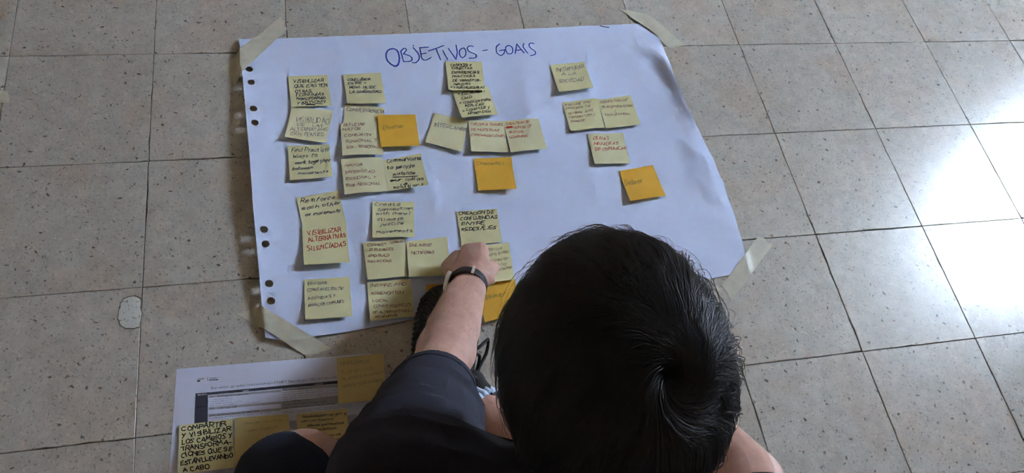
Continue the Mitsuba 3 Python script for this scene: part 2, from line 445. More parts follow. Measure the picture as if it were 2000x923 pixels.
for a, b, what in ((0, 17, 'blue marker heading OBJETIVOS'), (17, 18, 'blue marker dash of the heading'), (18, 26, 'blue marker heading GOALS'), (26, 27, 'small dark pen mark by the top edge')):
    put(f'{poster}__heading', cat_meshes(ms[a:b]), 'i_blue' if b < 27 else 'i_navy', label=what)

# ------------------------------------------------------------------ pieces of masking tape
import shapely


def z_ground(xy):
    xy = np.atleast_2d(xy)[:, :2]
    inside = shapely.contains_xy(PAPER.buffer(0.003), xy[:, 0], xy[:, 1])
    return np.where(inside, z_paper(xy) + 0.0004, 0.0004)


def tape(corners, label, seed, arch=0.0):
    g = np.random.default_rng(seed)
    A, B, Cc, D = [np.array(c, float) for c in corners]
    n, k = 40, 8
    s, t = np.meshgrid(np.linspace(0, 1, n), np.linspace(0, 1, k), indexing='ij')
    jag = g.uniform(-0.02, 0.02, (2, k))
    s2 = s + (1 - s) * jag[0] * (s < 0.02) + s * jag[1] * (s > 0.98)
    px = (A + (B - A) * s2[..., None]) * (1 - t[..., None]) + (D + (Cc - D) * s2[..., None]) * t[..., None]
    P = at(px[..., 0], px[..., 1], 0.002).reshape(-1, 3)
    z = z_ground(P).reshape(n, k)
    zz = z.copy()
    for q in range(10):                       # the tape bridges the step at the paper's edge
        zz[1:-1] = np.maximum(z[1:-1], (zz[:-2] + zz[2:]) / 2 * 0.6 + 0.4 * zz[1:-1])
    zz += arch * np.sin(math.pi * s) * (0.4 + 0.6 * t) + 0.0006 * meshkit.noise(np.stack([s * 9, t * 3, 0 * s + seed], -1))
    P = P.reshape(n, k, 3)
    P[..., 2] = zz + 0.0003
    put(thing('masking_tape', label, 'tape'), grid_solid(P, 0.0002), 'm_tape', 40)


tape([(549, 30), (434, 131), (458, 164), (560, 57)], 'beige masking tape over the corner of the big sheet nearest its upper punch holes', 21)
tape([(1212, 18), (1310, 95), (1336, 88), (1262, 25)], 'beige masking tape on the crumpled corner of the big sheet, right of the heading', 22, 0.004)
tape([(1482, 459), (1411, 556), (1429, 586), (1509, 478)], 'pale masking tape at the corner of the big sheet just right of the dark-haired head', 23, 0.002)
tape([(506, 598), (646, 678), (602, 697), (463, 612)], 'beige masking tape at the corner of the big sheet above the printed programme', 24, 0.001)
tape([(-10, 176), (15, 177), (19, 200), (-10, 201)], 'small scrap of tape stuck on the tile joint far from the paper', 25)

# ------------------------------------------------------------------ handwriting
GL = {}


def _font():
    src = '''A:6:0,0 3,10;3,10 6,0;1.1,3.6 4.9,3.6|B:5.5:0,0 0,10;~0,10 4,9.6 4.6,7.6 3.4,5.6 0,5.3;~0,5.3 4.4,4.8 5.4,2.6 4,0.4 0,0|C:5.5:~5.3,8.6 3.4,10 1,8.6 0,5 1,1.2 3.2,0 5.4,1.2
D:6:0,0 0,10;~0,10 4,9 5.8,5 4,1 0,0|E:4.8:4.8,10 0,10;0,10 0,0;0,0 4.8,0;0,5.2 4,5.2|F:4.8:0,0 0,10;0,10 4.8,10;0,5.2 4,5.2|G:6:~5.5,8.6 3.4,10 1,8.6 0,5 1,1.2 3.4,0 5.6,1.4 5.7,4.2;3.2,4.4 6,4.4
H:5.6:0,0 0,10;5.6,0 5.6,10;0,5 5.6,5|I:1:0.5,0 0.5,10|J:4.4:~3.8,10 4,3 2.6,0.2 0.2,1.2|K:5.2:0,0 0,10;5,10 0,4.6;1.6,6 5.2,0|L:4.4:0,10 0,0;0,0 4.4,0|M:7:0,0 0.8,10;0.8,10 3.5,3;3.5,3 6.2,10;6.2,10 7,0
N:5.8:0,0 0,10;0,10 5.8,0;5.8,0 5.8,10|O:6:~3,10 0.8,8.6 0,5 0.8,1.2 3,0 5.2,1.2 6,5 5.2,8.6 2.8,10|P:5:0,0 0,10;~0,10 4,9.6 5,7.4 3.8,5 0,4.6|Q:6.4:~3,10 0.8,8.6 0,5 0.8,1.2 3,0 5.2,1.2 6,5 5.2,8.6 2.8,10;3.8,2.6 6.4,-1
R:5.4:0,0 0,10;~0,10 4,9.6 5,7.4 3.8,5.2 0,4.8;2,4.8 5.4,0|S:5:~4.8,8.8 3,10 0.6,9 0.6,6.6 2.6,5.3 4.6,4 4.6,1.4 2.4,0 0,1|T:5.4:0,10 5.4,10;2.7,10 2.7,0|U:5.4:~0,10 0.2,3 2.6,0 5,3 5.4,10|V:5.4:0,10 2.6,0;2.6,0 5.4,10
W:7.4:0,10 1.8,0;1.8,0 3.7,7.4;3.7,7.4 5.6,0;5.6,0 7.4,10|X:5.2:0,0 5.2,10;0,10 5.2,0|Y:5.2:0,10 2.6,4.8;5.2,10 1.4,-1|Z:5.2:0,10 5.2,10;5.2,10 0,0;0,0 5.2,0
a:4.6:~4.2,5.6 2,6.4 0.2,4.4 0.4,1 2,0 4,2 4.3,5.8;~4.2,5.6 4,1.2 4.8,0.2|b:4.4:0.2,10 0.2,0;~0.2,3.6 2.4,6.2 4.4,4 3.8,0.8 1.6,0 0.2,1.6|c:4:~4,5.2 2,6.4 0.2,4 0.6,0.8 2.2,0 4,1.2|d:4.6:~4.2,5 2,6.4 0.2,4 0.6,0.6 2.4,0 4.2,2.4;4.3,10 4.3,0
e:4.2:~0.3,3 4,3.6 3.2,6.2 1,5.8 0.1,3 1,0.3 4.2,0.8|f:3.4:~3.6,9.2 2.2,10 1.3,7 1.2,0;0,5.8 3,6|g:4.4:~4,5.6 2,6.2 0.2,4 0.8,0.8 2.6,0.6 4,3;~4.1,6 4,-2.6 2,-4 0.3,-2.8|h:4.4:0.2,10 0.2,0;~0.2,3.6 2.4,6.2 4,4.8 4.2,0|i:1.2:0.6,6 0.6,0;0.5,8.2 0.7,8.6|j:2:~1.4,6 1.4,-2.6 0,-3.6;1.4,8.2 1.6,8.6
k:4:0.2,10 0.2,0;3.8,6 0.3,2.8;1.2,3.6 4,0|l:1.4:~0.4,10 0.4,1.2 1.4,0|m:6.6:0.2,6 0.2,0;~0.2,4 2,6.2 3.2,5 3.3,0;~3.3,4 5,6.2 6.4,5 6.6,0|n:4.4:0.2,6 0.2,0;~0.2,3.8 2.4,6.2 4,5 4.3,0|o:4.4:~2.2,6.2 0.4,4.8 0.4,1.4 2.2,0 4,1.4 4,4.8 2,6.2
p:4.4:0.2,6 0.2,-4;~0.2,4 2.4,6.2 4.4,4 3.6,0.6 1.6,0 0.2,1.4|q:4.4:~4.2,5.2 2,6.4 0.2,4 0.6,0.6 2.4,0 4.2,2.4;4.2,6 4.2,-4|r:3.2:0.2,6 0.2,0;~0.2,3.6 1.6,5.9 3.2,5.8|s:3.6:~3.4,5.4 1.8,6.4 0.3,5.2 1.8,3.3 3.5,1.7 2.2,0 0,0.7|t:3.4:~1.4,9 1.3,1.4 2.4,0 3.4,0.6;0,6.2 3.2,6.4
u:4.4:~0.2,6 0.3,1.4 1.8,0 3.8,2 4.1,6;~4.1,6 4.1,1 4.6,0|v:4:0,6 1.9,0;1.9,0 4,6|w:6:0,6 1.5,0;1.5,0 3,5;3,5 4.5,0;4.5,0 6,6|x:4:0,0 4,6;0,6 4,0|y:4.2:~0.1,6 0.6,2.4 2.2,1.4 3.8,3;~4.1,6 3.8,-2 2.4,-4 0.4,-3.2|z:4:0,6 4,6;4,6 0,0;0,0 4,0
-:3.6:0.3,4.6 3.3,4.8|.:1:0.3,0 0.7,0.3|/:4.6:0,-1 4.6,10.5|+:5:0,4.6 5,4.8;2.4,7.4 2.5,2|(:2.2:~2.2,10.6 0.2,7 0.2,3 2.2,-1.4|):2.2:~0,10.6 2,7 2,3 0,-1.4|&:4.8:~4.6,0 1,6 1.6,9 3,8 0.4,3 1.4,0 4.4,3.4|,:1:0.8,0.6 0.2,-1.6
Á:6:0,0 3,10;3,10 6,0;1.1,3.6 4.9,3.6;3.2,11.4 4.6,13|Ó:6:~3,10 0.8,8.6 0,5 0.8,1.2 3,0 5.2,1.2 6,5 5.2,8.6 2.8,10;3.2,11.4 4.6,13'''
    for g in src.replace('\n', '|').split('|'):
        ch, w, st = g.split(':')
        strokes = []
        for s in st.split(';'):
            pts = [tuple(map(float, q.split(','))) for q in s.lstrip('~').split()]
            strokes.append(spline(pts, 3) if s[0] == '~' else straight(pts, 3))
        GL[ch] = (float(w), strokes)


_font()


def write(text, x0, y0, x1, y1, h, g, slant=0.08):
    """Strokes of one handwritten line, in pixels of the photograph: baseline from (x0, y0) to (x1, y1), capitals h tall."""
    xs, pen = [], 0.0
    for ch in text:
        xs.append(pen)
        pen += (3.6 if ch == ' ' else GL[ch][0] + 1.9)
    pen -= 1.9
    a, b = np.array([x0, y0], float), np.array([x1, y1], float)
    right = (b - a) / pen
    up = np.array([unit(b - a)[1], -unit(b - a)[0]]) * h / 10
    out = []
    for ch, ox in zip(text, xs):
        if ch == ' ':
            continue
        sc, rot, dy = g.uniform(0.74, 1.0), g.normal(0, 0.09), g.normal(0, 0.6)
        for s in GL[ch][1]:
            s = s + g.normal(0, 0.3, (1, 2)) + np.cumsum(g.normal(0, 0.14, s.shape), 0)
            x, y = s[:, 0] + slant * s[:, 1], s[:, 1] * sc + dy
            x, y = x - rot * y, y + rot * (x - 2.5)
            out.append(a + (ox + x)[:, None] * right + y[:, None] * up)
    return out


def quad_uv(q, pts):
    """Homography from the pixel quad q (tl, tr, br, bl) to the unit square, applied to pts."""
    src, dst = np.array(q, float), np.array([[0, 0], [1, 0], [1, 1], [0, 1]], float)
    A = []
    for (x, y), (u, v) in zip(src, dst):
        A += [[x, y, 1, 0, 0, 0, -u * x, -u * y], [0, 0, 0, x, y, 1, -v * x, -v * y]]
    hh = np.append(np.linalg.solve(np.array(A), dst.ravel()), 1).reshape(3, 3)
    p = np.c_[pts, np.ones(len(pts))] @ hh.T
    return p[:, :2] / p[:, 2:]


LAYER = 0.0007


def note(label, zoom, q, mat, ink, lines, w=1.3, level=0, lift=(0.4, 0.4, 4.0, 4.5), on='paper', blots=(), seed=0, group=None, slant=0.08):
    """A square sticky note: q its four corners (top left, top right, bottom right, bottom left) on an enlargement (origin, scale); lift the height in mm of those corners."""
    g = np.random.default_rng(seed)
    ox, oy, sc = zoom
    Q = np.array([(ox + x / sc, oy + y / sc) for x, y in q])
    lf = np.array(lift) * (1, 1, 1.45, 1.45) / 1000
    ground = np.array([(z_paper(at(*c, 0.003))[0] if on == 'paper' else 0.0008) for c in Q])
    base = 0.0006 + LAYER * level
    W = np.array([at(*Q[i], ground[i] + base + lf[i]) for i in range(4)])

    def surf(u, v):
        u, v = np.asarray(u, float), np.asarray(v, float)
        b = lambda c: ((1 - u)[..., None] * (1 - v)[..., None] * c[0] + u[..., None] * (1 - v)[..., None] * c[1] + u[..., None] * v[..., None] * c[2] + (1 - u)[..., None] * v[..., None] * c[3])
        p = b(W)
        zg = z_paper(p.reshape(-1, 3)).reshape(u.shape) if on == 'paper' else 0.0008
        top = (1 - u) * lf[0] + u * lf[1]
        bot = (1 - u) * lf[3] + u * lf[2]
        z = zg + base + top * (1 - v) ** 2 + bot * np.clip(v, 0, 2) ** 2.0
        z = z + 0.0005 * np.sin(3.0 * u + seed) * v
        p[..., 2] = z
        return p

    key = thing('sticky_note', label, 'sticky note', group)
    v, u = np.meshgrid(np.linspace(0, 1, 15), np.linspace(0, 1, 15), indexing='ij')
    put(f'{key}__sheet', grid_solid(surf(u, v), 0.00018), mat, 40)
    px = np.linalg.norm(W[1] - W[0]) / np.linalg.norm(Q[1] - Q[0])
    ms = []
    for t, x0, y0, x1, y1, h in lines:
        for s in write(t, ox + x0 / sc, oy + y0 / sc, ox + x1 / sc, oy + y1 / sc, h / sc, g, slant):
            uv = np.clip(quad_uv(Q, s), 0.004, 0.996)
            ms.append(ribbon(surf(uv[:, 0], uv[:, 1]), 0.88 * w * px))
    for pts, bw in blots:
        s = straight([(ox + x / sc, oy + y / sc) for x, y in pts], 6)
        uv = np.clip(quad_uv(Q, s), 0.004, 0.996)
        ms.append(ribbon(surf(uv[:, 0], uv[:, 1]), bw * px, 0.0003))
    if ms:
        put(f'{key}__writing', cat_meshes(ms), ink)
    return key


Z2, Z3, Z4, Z5 = (540, 130, 5.769), (540, 260, 5.769), (560, 360, 5.769), (560, 460, 5.126)
Z6, Z7, Z8, Z9, Z10 = (820, 80, 6.153), (820, 210, 5.43), (1060, 110, 3.182), (800, 400, 3.846), (330, 680, 3.798)
Y, YP, OC, OR = 'm_yellow', 'm_yellow_pale', 'm_ochre', 'm_orange'
note('yellow sticky note starting VISIBILIZAR QUE EXISTEN OTRAS ECONOMIAS, last word scribbled out', Z2, [(130, 108), (572, 92), (622, 435), (165, 455)], Y, 'i_navy',
     [('VISIBILIZAR', 190, 178, 530, 165, 38), ('QUE EXISTEN', 198, 236, 570, 215, 36), ('OTRAS', 215, 290, 390, 282, 32), ('ECONOMIAS', 220, 332, 530, 318, 38), ('TRANSFORMAD.', 220, 376, 560, 358, 30), ('Y ANTICAPI.', 225, 425, 555, 398, 32)],
     1.5, 1, (0.4, 0.5, 2.5, 2.2), blots=[([(285, 425), (330, 420), (430, 428)], 1.6), ([(340, 430), (380, 424), (430, 428)], 3.0), ([(430, 415), (530, 420)], 1.4)], seed=1)
note('yellow sticky note reading CONFLUENCIA ENTRE + MOVS. DESDE LA DIVERSIDAD', Z2, [(750, 90), (1175, 68), (1235, 408), (800, 420)], Y, 'i_navy',
     [('CONFLUENCIA', 800, 160, 1055, 150, 28), ('ENTRE +', 805, 198, 1000, 190, 26), ('MOVS. DESDE', 820, 243, 1110, 238, 27), ('LA DIVERSIDAD', 825, 298, 1180, 285, 31)], 1.4, 2, (0.4, 0.5, 4.5, 3.0), seed=2)
note('tilted yellow sticky note reading VISIBILIDAD DE LAS ALTERNATIVAS EXISTENTES in thin mauve', Z2, [(172, 450), (638, 495), (560, 858), (90, 790)], YP, 'i_violet',
     [('VISIBILIDAD', 205, 610, 590, 640, 62), ('DE', 225, 655, 300, 660, 32), ('LAS', 400, 668, 510, 672, 28), ('ALTERNATIVAS', 150, 715, 575, 720, 42), ('EXISTENTES', 155, 767, 525, 775, 42)], 1.05, 2, (1.5, 0.4, 3.0, 5.0), seed=3)
note('yellow sticky note reading CONVERGENCIA, half hidden under the REFLEJAR note', Z2, [(770, 420), (1222, 462), (1170, 830), (740, 800)], YP, 'i_violet',
     [('CONVERGENCIA', 785, 500, 1215, 528, 44)], 1.2, 0, (1.2, 0.4, 1.0, 2.5), seed=4)
note('yellow sticky note reading REFLEJAR MAYOR CONEXION REGIONAL Y SUB-REGIONAL in brown', Z2, [(720, 640), (1165, 622), (1205, 988), (745, 1000)], YP, 'i_brown',
     [('REFLEJAR', 755, 668, 990, 665, 30), ('MAYOR', 740, 715, 940, 718, 36), ('CONEXION', 765, 778, 1055, 775, 30), ('REGIONAL Y', 785, 852, 1130, 840, 34), ('SUB - REGIONAL', 780, 918, 1140, 910, 32)], 1.25, 3, (0.8, 0.5, 4.0, 6.0), seed=5)
note('orange sticky note with pencilled Construir beside the REFLEJAR note', Z2, [(1133, 545), (1565, 538), (1615, 890), (1175, 905)], OR, 'i_pencil',
     [('Construir', 1200, 705, 1430, 682, 52)], 1.0, 6, (0.6, 0.4, 3.0, 4.0), seed=6)
note('yellow sticky note in dark cursive reading Find practical ways to work together', Z3, [(128, 140), (590, 125), (632, 485), (150, 532)], Y, 'i_navy',
     [('Find Practical', 172, 205, 592, 196, 46), ('Ways to', 185, 270, 460, 255, 40), ('work together', 205, 345, 605, 312, 42), ('between', 180, 410, 410, 395, 38), ('movements', 250, 465, 575, 440, 34)], 1.4, 2, (2.0, 0.5, 5.0, 2.5), seed=7, slant=0.25)
note('yellow sticky note reading MAYOR DIVERSIDAD REGIONAL Y SUB-REGIONAL in brown', Z3, [(725, 290), (1190, 270), (1255, 650), (770, 692)], YP, 'i_brown',
     [('MAYOR', 765, 370, 975, 365, 33), ('DIVERSIDAD', 780, 442, 1105, 440, 33), ('REGIONAL Y', 785, 518, 1125, 500, 33), ('SUB-REGIONAL', 785, 598, 1170, 575, 36)], 1.25, 3, (1.5, 0.5, 3.0, 6.0), seed=8)
note('yellow sticky note reading Communicate to people outside our ideas and solutions, with a bold underline', Z3, [(1197, 306), (1625, 225), (1715, 575), (1262, 652)], Y, 'i_navy',
     [('Communicate', 1235, 330, 1630, 287, 44), ('to people', 1245, 402, 1550, 372, 42), ('outside', 1310, 465, 1555, 448, 38), ('our ideas', 1278, 540, 1655, 515, 40), ('&', 1420, 575, 1470, 572, 36), ('solutions', 1310, 622, 1645, 582, 40)],
     1.5, 2, (0.4, 0.6, 9.0, 1.5), blots=[([(1310, 490), (1588, 468)], 2.0), ([(1290, 528), (1340, 524)], 2.6), ([(1360, 385), (1400, 380)], 2.4)], seed=9, slant=0.15)
note('yellow sticky note in dark cursive reading Reinforce each other as movements', Z4, [(108, 150), (582, 65), (672, 435), (182, 480)], Y, 'i_navy',
     [('Reinforce', 150, 205, 525, 162, 52), ('each other', 165, 285, 598, 217, 46), ('as movements', 200, 352, 595, 305, 40)], 1.5, 1, (0.8, 1.2, 1.0, 1.0), seed=10, slant=0.2)
note('yellow sticky note reading VISIBILIZAR ALTERNATIVAS SILENCIADAS in bold red', Z4, [(170, 485), (668, 435), (712, 875), (195, 902)], Y, 'i_red',
     [('VISIBILIZAR', 235, 570, 605, 520, 56), ('ALTERNATIVAS', 240, 640, 662, 587, 50), ('SILENCIADAS', 235, 740, 662, 687, 58)], 1.9, 3, (0.6, 0.5, 5.0, 7.0), seed=11)
note('yellow sticky note reading Create connection with (new) climate justice movements', Z4, [(965, 192), (1435, 195), (1440, 595), (965, 595)], Y, 'i_navy',
     [('Create', 985, 238, 1272, 236, 38), ('connection', 1025, 295, 1410, 277, 38), ('with (new)', 1000, 337, 1385, 335, 36), ('climate', 1025, 408, 1308, 400, 38), ('justice', 1050, 465, 1312, 450, 38), ('movements', 1010, 547, 1410, 535, 38)], 1.25, 3, (0.5, 0.4, 3.0, 2.5), seed=12, slant=0.15)
note('yellow sticky note reading CONNECT URBAN STRUGGLES AND BUILD RELATIONS', Z4, [(858, 655), (1335, 608), (1362, 1033), (912, 1072)], Y, 'i_brown',
     [('CONNECT', 900, 702, 1120, 682, 28), ('URBAN', 1172, 670, 1330, 655, 26), ('STRUGGLES', 925, 752, 1195, 748, 30), ('AND BUILD', 915, 820, 1155, 812, 30), ('RELATIONS', 920, 885, 1180, 878, 30)], 1.25, 2, (1.0, 0.4, 1.5, 4.0), blots=[([(1085, 738), (1100, 736)], 3.0)], seed=13)
note('yellow sticky note reading ENLARGE NETWORKS beside the reaching hand', Z4, [(1345, 640), (1808, 588), (1850, 1015), (1380, 1040)], Y, 'i_brown',
     [('ENLARGE', 1378, 697, 1620, 690, 34), ('NETWORKS', 1400, 782, 1658, 775, 32)], 1.25, 4, (0.5, 0.4, 2.5, 5.0), seed=14)
note('shaded yellow sticky note reading INSPIRE AND STRENGHTEN LOCAL CONVERGENCES', Z5, [(805, 465), (1240, 432), (1282, 805), (835, 852)], Y, 'i_brown',
     [('INSPIRE AND', 840, 512, 1198, 495, 30), ('STRENGHTEN', 850, 585, 1165, 578, 30), ('LOCAL', 862, 655, 1015, 652, 28), ('CONVERGENCES', 868, 715, 1243, 702, 30), ('OF ALTERNATIVES /', 860, 778, 1263, 755, 27), ('MOVEMENTS', 888, 824, 1115, 806, 26)], 1.2, 1, (1.0, 0.4, 3.0, 4.0), seed=15)
note('yellow sticky note reading INSPIRAR CONSTRUCCION DE AGENDAS Y ESPACIOS COMUNES in thin ink', Z5, [(175, 438), (630, 410), (655, 805), (185, 838)], Y, 'i_navy',
     [('INSPIRAR', 210, 495, 400, 478, 32), ('CONSTRUCCION DE', 205, 552, 562, 535, 30), ('AGENDAS Y', 212, 638, 488, 604, 30), ('ESPACIOS COMUNES', 215, 708, 572, 662, 30)], 0.95, 1, (0.8, 0.4, 4.5, 5.5), seed=16)
note('yellow sticky note under the heading reading CONOCER Y CONECTAR EXPERIENCIAS', Z6, [(310, 248), (745, 250), (785, 595), (345, 588)], Y, 'i_black',
     [('CONOCER Y', 372, 300, 615, 300, 30), ('CONECTAR', 382, 338, 625, 335, 28), ('EXPERIENCIAS', 382, 388, 705, 385, 30), ('PRACTICAS', 390, 435, 655, 430, 30), ('DE TRANSFOR-', 398, 483, 735, 482, 30), ('MACION', 405, 527, 600, 525, 28), ('Y FORTALECERLAS', 402, 570, 772, 570, 28)],
     1.5, 3, (0.4, 0.4, 3.0, 4.0), blots=[([(376, 555), (384, 548)], 2.6)], seed=17)
note('yellow sticky note with three plus signs reading ESCALABILIDAD, CONOCER PARA REPLICAR', Z6, [(388, 590), (820, 545), (938, 880), (508, 918)], Y, 'i_black',
     [('+ ESCALABILI', 455, 650, 775, 612, 34), ('DAD', 508, 692, 625, 682, 28), ('+ CONOCER PARA', 480, 752, 855, 714, 32), ('REPLICAR', 548, 786, 765, 767, 30), ('+ CONOCER Y', 510, 846, 838, 808, 32), ('APRENDER', 575, 882, 852, 858, 30)], 1.4, 1, (0.4, 0.4, 4.0, 11.0), seed=18)
note('tilted yellow sticky note reading INTERCAMBIO in thin mauve', Z7, [(150, 55), (512, 140), (450, 470), (60, 365)], YP, 'i_violet',
     [('INTERCAMBIO', 155, 192, 512, 248, 42)], 1.1, 1, (1.0, 0.5, 3.5, 3.0), seed=19)
note('yellow sticky note reading CRECER A TRAVES DE NUESTRAS CONTRADICCIONES in red brown', Z7, [(515, 132), (893, 142), (943, 470), (545, 465)], YP, 'i_red',
     [('CRECER A TRAVES', 542, 182, 880, 188, 25), ('DE NUESTRAS', 545, 236, 835, 245, 24), ('CONTRADICCIONES', 550, 292, 905, 305, 24)], 1.05, 3, (0.8, 0.4, 3.0, 5.0), seed=20)
note('yellow sticky note reading CREATION OF SENSE OF MUTUAL LEARNING with a red blot', Z7, [(888, 142), (1260, 118), (1350, 432), (965, 475)], YP, 'i_red',
     [('CREATION OF', 915, 182, 1160, 165, 25), ('SENSE OF', 998, 220, 1192, 208, 25), ('MUTUAL', 945, 267, 1110, 262, 25), ('LEARNING', 955, 318, 1145, 305, 25)], 1.0, 4, (0.4, 0.4, 4.0, 4.5), blots=[([(925, 208), (950, 203), (978, 202)], 5.0)], seed=21)
note('orange sticky note with pencilled Conocernos near the middle of the sheet', Z7, [(570, 540), (970, 522), (1025, 858), (620, 878)], OR, 'i_pencil',
     [('Conocernos', 605, 605, 885, 602, 40)], 1.0, 1, (1.5, 0.5, 7.0, 3.0), seed=22)
note('yellow sticky note reading INCORPORAR A LA SOCIEDAD', Z8, [(47, 52), (258, 32), (315, 195), (103, 218)], Y, 'i_violet',
     [('INCORPORAR', 88, 92, 258, 72, 24), ('A LA', 122, 112, 210, 106, 14), ('SOCIEDAD', 103, 160, 258, 148, 24)], 1.0, 1, (1.0, 0.4, 4.0, 7.0), seed=23)
note('yellow sticky note reading INCLUDE THIS PROCESS TO GLOBAL JUST TRANSITION / CHANGE', Z8, [(122, 285), (345, 262), (385, 445), (175, 462)], Y, 'i_brown',
     [('INCLUDE THIS', 142, 308, 295, 292, 14), ('PROCESS TO', 147, 332, 290, 318, 14), ('GLOBAL JUST', 160, 360, 312, 348, 14), ('TRANSITION /', 163, 388, 325, 372, 14), ('CHANGE', 178, 410, 260, 405, 13)], 1.0, 1, (0.5, 0.5, 3.5, 3.5), seed=24)
note('yellow sticky note reading DEFINICION DE TRANSFORMACION / TRANSITION', Z8, [(345, 270), (545, 240), (610, 422), (395, 447)], Y, 'i_brown',
     [('DEFINICION DE', 358, 288, 525, 272, 15), ('TRANSFORMACION', 365, 318, 555, 308, 14), ('/', 445, 340, 455, 338, 16), ('TRANSITION', 383, 365, 535, 358, 14)], 1.0, 2, (0.8, 0.4, 3.0, 4.5), seed=25)
note('yellow sticky note reading OTRAS MANIERAS DE COMUNICAR in dark red', Z8, [(278, 482), (500, 475), (545, 662), (325, 668)], YP, 'i_red',
     [('OTRAS', 308, 522, 410, 515, 20), ('MANIERAS', 317, 553, 470, 545, 20), ('DE COMUNICAR', 328, 587, 520, 575, 20)], 1.15, 1, (0.5, 0.4, 3.0, 4.0), seed=26)
note('orange sticky note with pencilled Debatir near the curled edge of the sheet', Z8, [(475, 712), (685, 675), (765, 862), (545, 900)], OR, 'i_pencil',
     [('Debatir', 515, 800, 622, 780, 34)], 1.0, 1, (0.5, 0.4, 4.0, 5.5), seed=27)
note('yellow sticky note reading CREACION DE CONFLUENCIAS ENTRE REDES/EJES in bold black', Z9, [(352, 50), (655, 28), (695, 275), (392, 308)], Y, 'i_black',
     [('CREACIÓN DE', 375, 78, 630, 62, 25), ('CONFLUENCIAS', 383, 112, 655, 100, 24), ('ENTRE', 392, 152, 568, 146, 26), ('REDES/EJES', 393, 195, 652, 178, 26)], 1.7, 1, (0.6, 0.4, 1.5, 1.5), seed=28)
note('yellow sticky note with small pencil cursive, held by the fingertips', Z9, [(440, 318), (745, 280), (790, 560), (505, 590)], Y, 'i_pencil',
     [('facilitar con', 520, 356, 690, 335, 28), ('encuentros locales', 530, 402, 742, 362, 26), ('experiencias', 560, 440, 740, 412, 26), ('para los', 600, 478, 730, 452, 26), ('transforman', 620, 508, 768, 480, 26)], 0.95, 3, (0.6, 0.5, 2.0, 8.0), seed=29, slant=0.3)
note('orange sticky note with pencilled Establecer beside the dark hair', Z9, [(490, 602), (790, 556), (858, 800), (566, 878)], OR, 'i_pencil',
     [('Establecer', 530, 715, 725, 680, 38)], 1.0, 1, (0.5, 0.5, 3.0, 4.0), seed=30)
note('orange sticky note almost hidden under the forearm and shoe', Z5, [(1395, 490), (1768, 470), (1805, 815), (1420, 850)], OR, 'i_pencil', [], 1.0, 0, (0.3, 0.3, 0.4, 0.4), seed=31)

# ------------------------------------------------------------------ the printed programme beside the knee
prog = thing('printed_programme', 'printed white programme page with a dark table header under three sticky notes', 'paper')
PQ = np.array([(345, 720), (724, 689.5), (742, 958), (326, 990)], float)


def sheet_z(P):
    return 0.0006 + 0 * P[..., 0]


v, u = np.meshgrid(np.linspace(0, 1, 24), np.linspace(0, 1, 24), indexing='ij')
W = np.array([at(*c, 0.0006) for c in PQ])
P = ((1 - u) * (1 - v))[..., None] * W[0] + (u * (1 - v))[..., None] * W[1] + (u * v)[..., None] * W[2] + ((1 - u) * v)[..., None] * W[3]
put(f'{prog}__page', grid_solid(P, 0.0003), 'm_sheet', 40)
ZA, ZB = (370, 720, 8.389), (540, 700, 8.389)
PZ = 0.00066


def pg(zoom, pts, z=0.0):
    ox, oy, sc = zoom
    q = np.array([(ox + x / sc, oy + y / sc) for x, y in pts], float)
    return at(q[:, 0], q[:, 1], PZ + z)


def band(zoom, pts, z=0.0):
    w = pg(zoom, pts, z)
    t = trimesh.Trimesh(w, [[0, 1, 2], [0, 2, 3]], process=False)
    if t.face_normals[0][2] < 0:
        t.invert()
    return t


def stripe(zoom, x0, y0, x1, y1, h, z=0.0):
    return band(zoom, [(x0, y0), (x1, y1), (x1, y1 - h), (x0, y0 - h)], z)


def printed(text, zoom, x0, y0, x1, y1, h, z=0.00006, bold=False):
    t = meshkit.text_mesh(text, 1.0, 0.01, bold)
    V = np.array(t.vertices)
    wid = V[:, 0].max()
    a, b = np.array([x0, y0], float), np.array([x1, y1], float)
    up = np.array([unit(b - a)[1], -unit(b - a)[0]]) * h
    p = a + V[:, :1] / wid * (b - a) + V[:, 1:2] * up
    W = pg(zoom, p, z)
    W[:, 2] += V[:, 2] * 0.002
    t = trimesh.Trimesh(W, t.faces, process=False)
    return t


put(f'{prog}__table_header', cat_meshes([band(Z10, [(197, 334), (1392, 226), (1392, 248), (196, 354)]), band(Z10, [(196, 352), (290, 346), (287, 565), (187, 572)])]), 'i_head', label='dark header row and column')
put(f'{prog}__table_band', cat_meshes([stripe(ZA, 311, 472, 1500, 375, 36), stripe(ZA, 311, 668, 1500, 570, 40), stripe(ZA, 311, 785, 1500, 680, 44),
    band(ZB, [(90, 492), (1290, 392), (1290, 440), (90, 526)]), band(ZB, [(75, 702), (1290, 572), (1290, 700), (75, 832)]),
    band(Z10, [(700, 556), (1393, 488), (1393, 556), (700, 620)]), band(Z10, [(700, 690), (1393, 622), (1393, 690), (700, 756)])]), 'i_grey', label='grey table bands')
tl = [printed('Encuentro de redes internacionales FSMET (Barcelona, 18 y 19 de julio', ZA, 355, 335, 2411, 151, 38),
      printed('FSMET', ZA, 125, 182, 265, 166, 22, bold=True), band(ZA, [(127, 184), (176, 180), (176, 204), (127, 208)], 0.00006), band(ZA, [(290, 138), (299, 138), (298, 201), (290, 202)], 0.00006),
      stripe(ZA, 318, 192, 470, 184, 14, 0.00006), stripe(ZA, 318, 156, 486, 142, 7, 0.00006), stripe(ZA, 318, 172, 400, 166, 5, 0.00006), stripe(ZA, 400, 160, 470, 172, 6, 0.00006)]
put(f'{prog}__print_title', cat_meshes(tl), 'i_print', label='small printed emblem and title line')
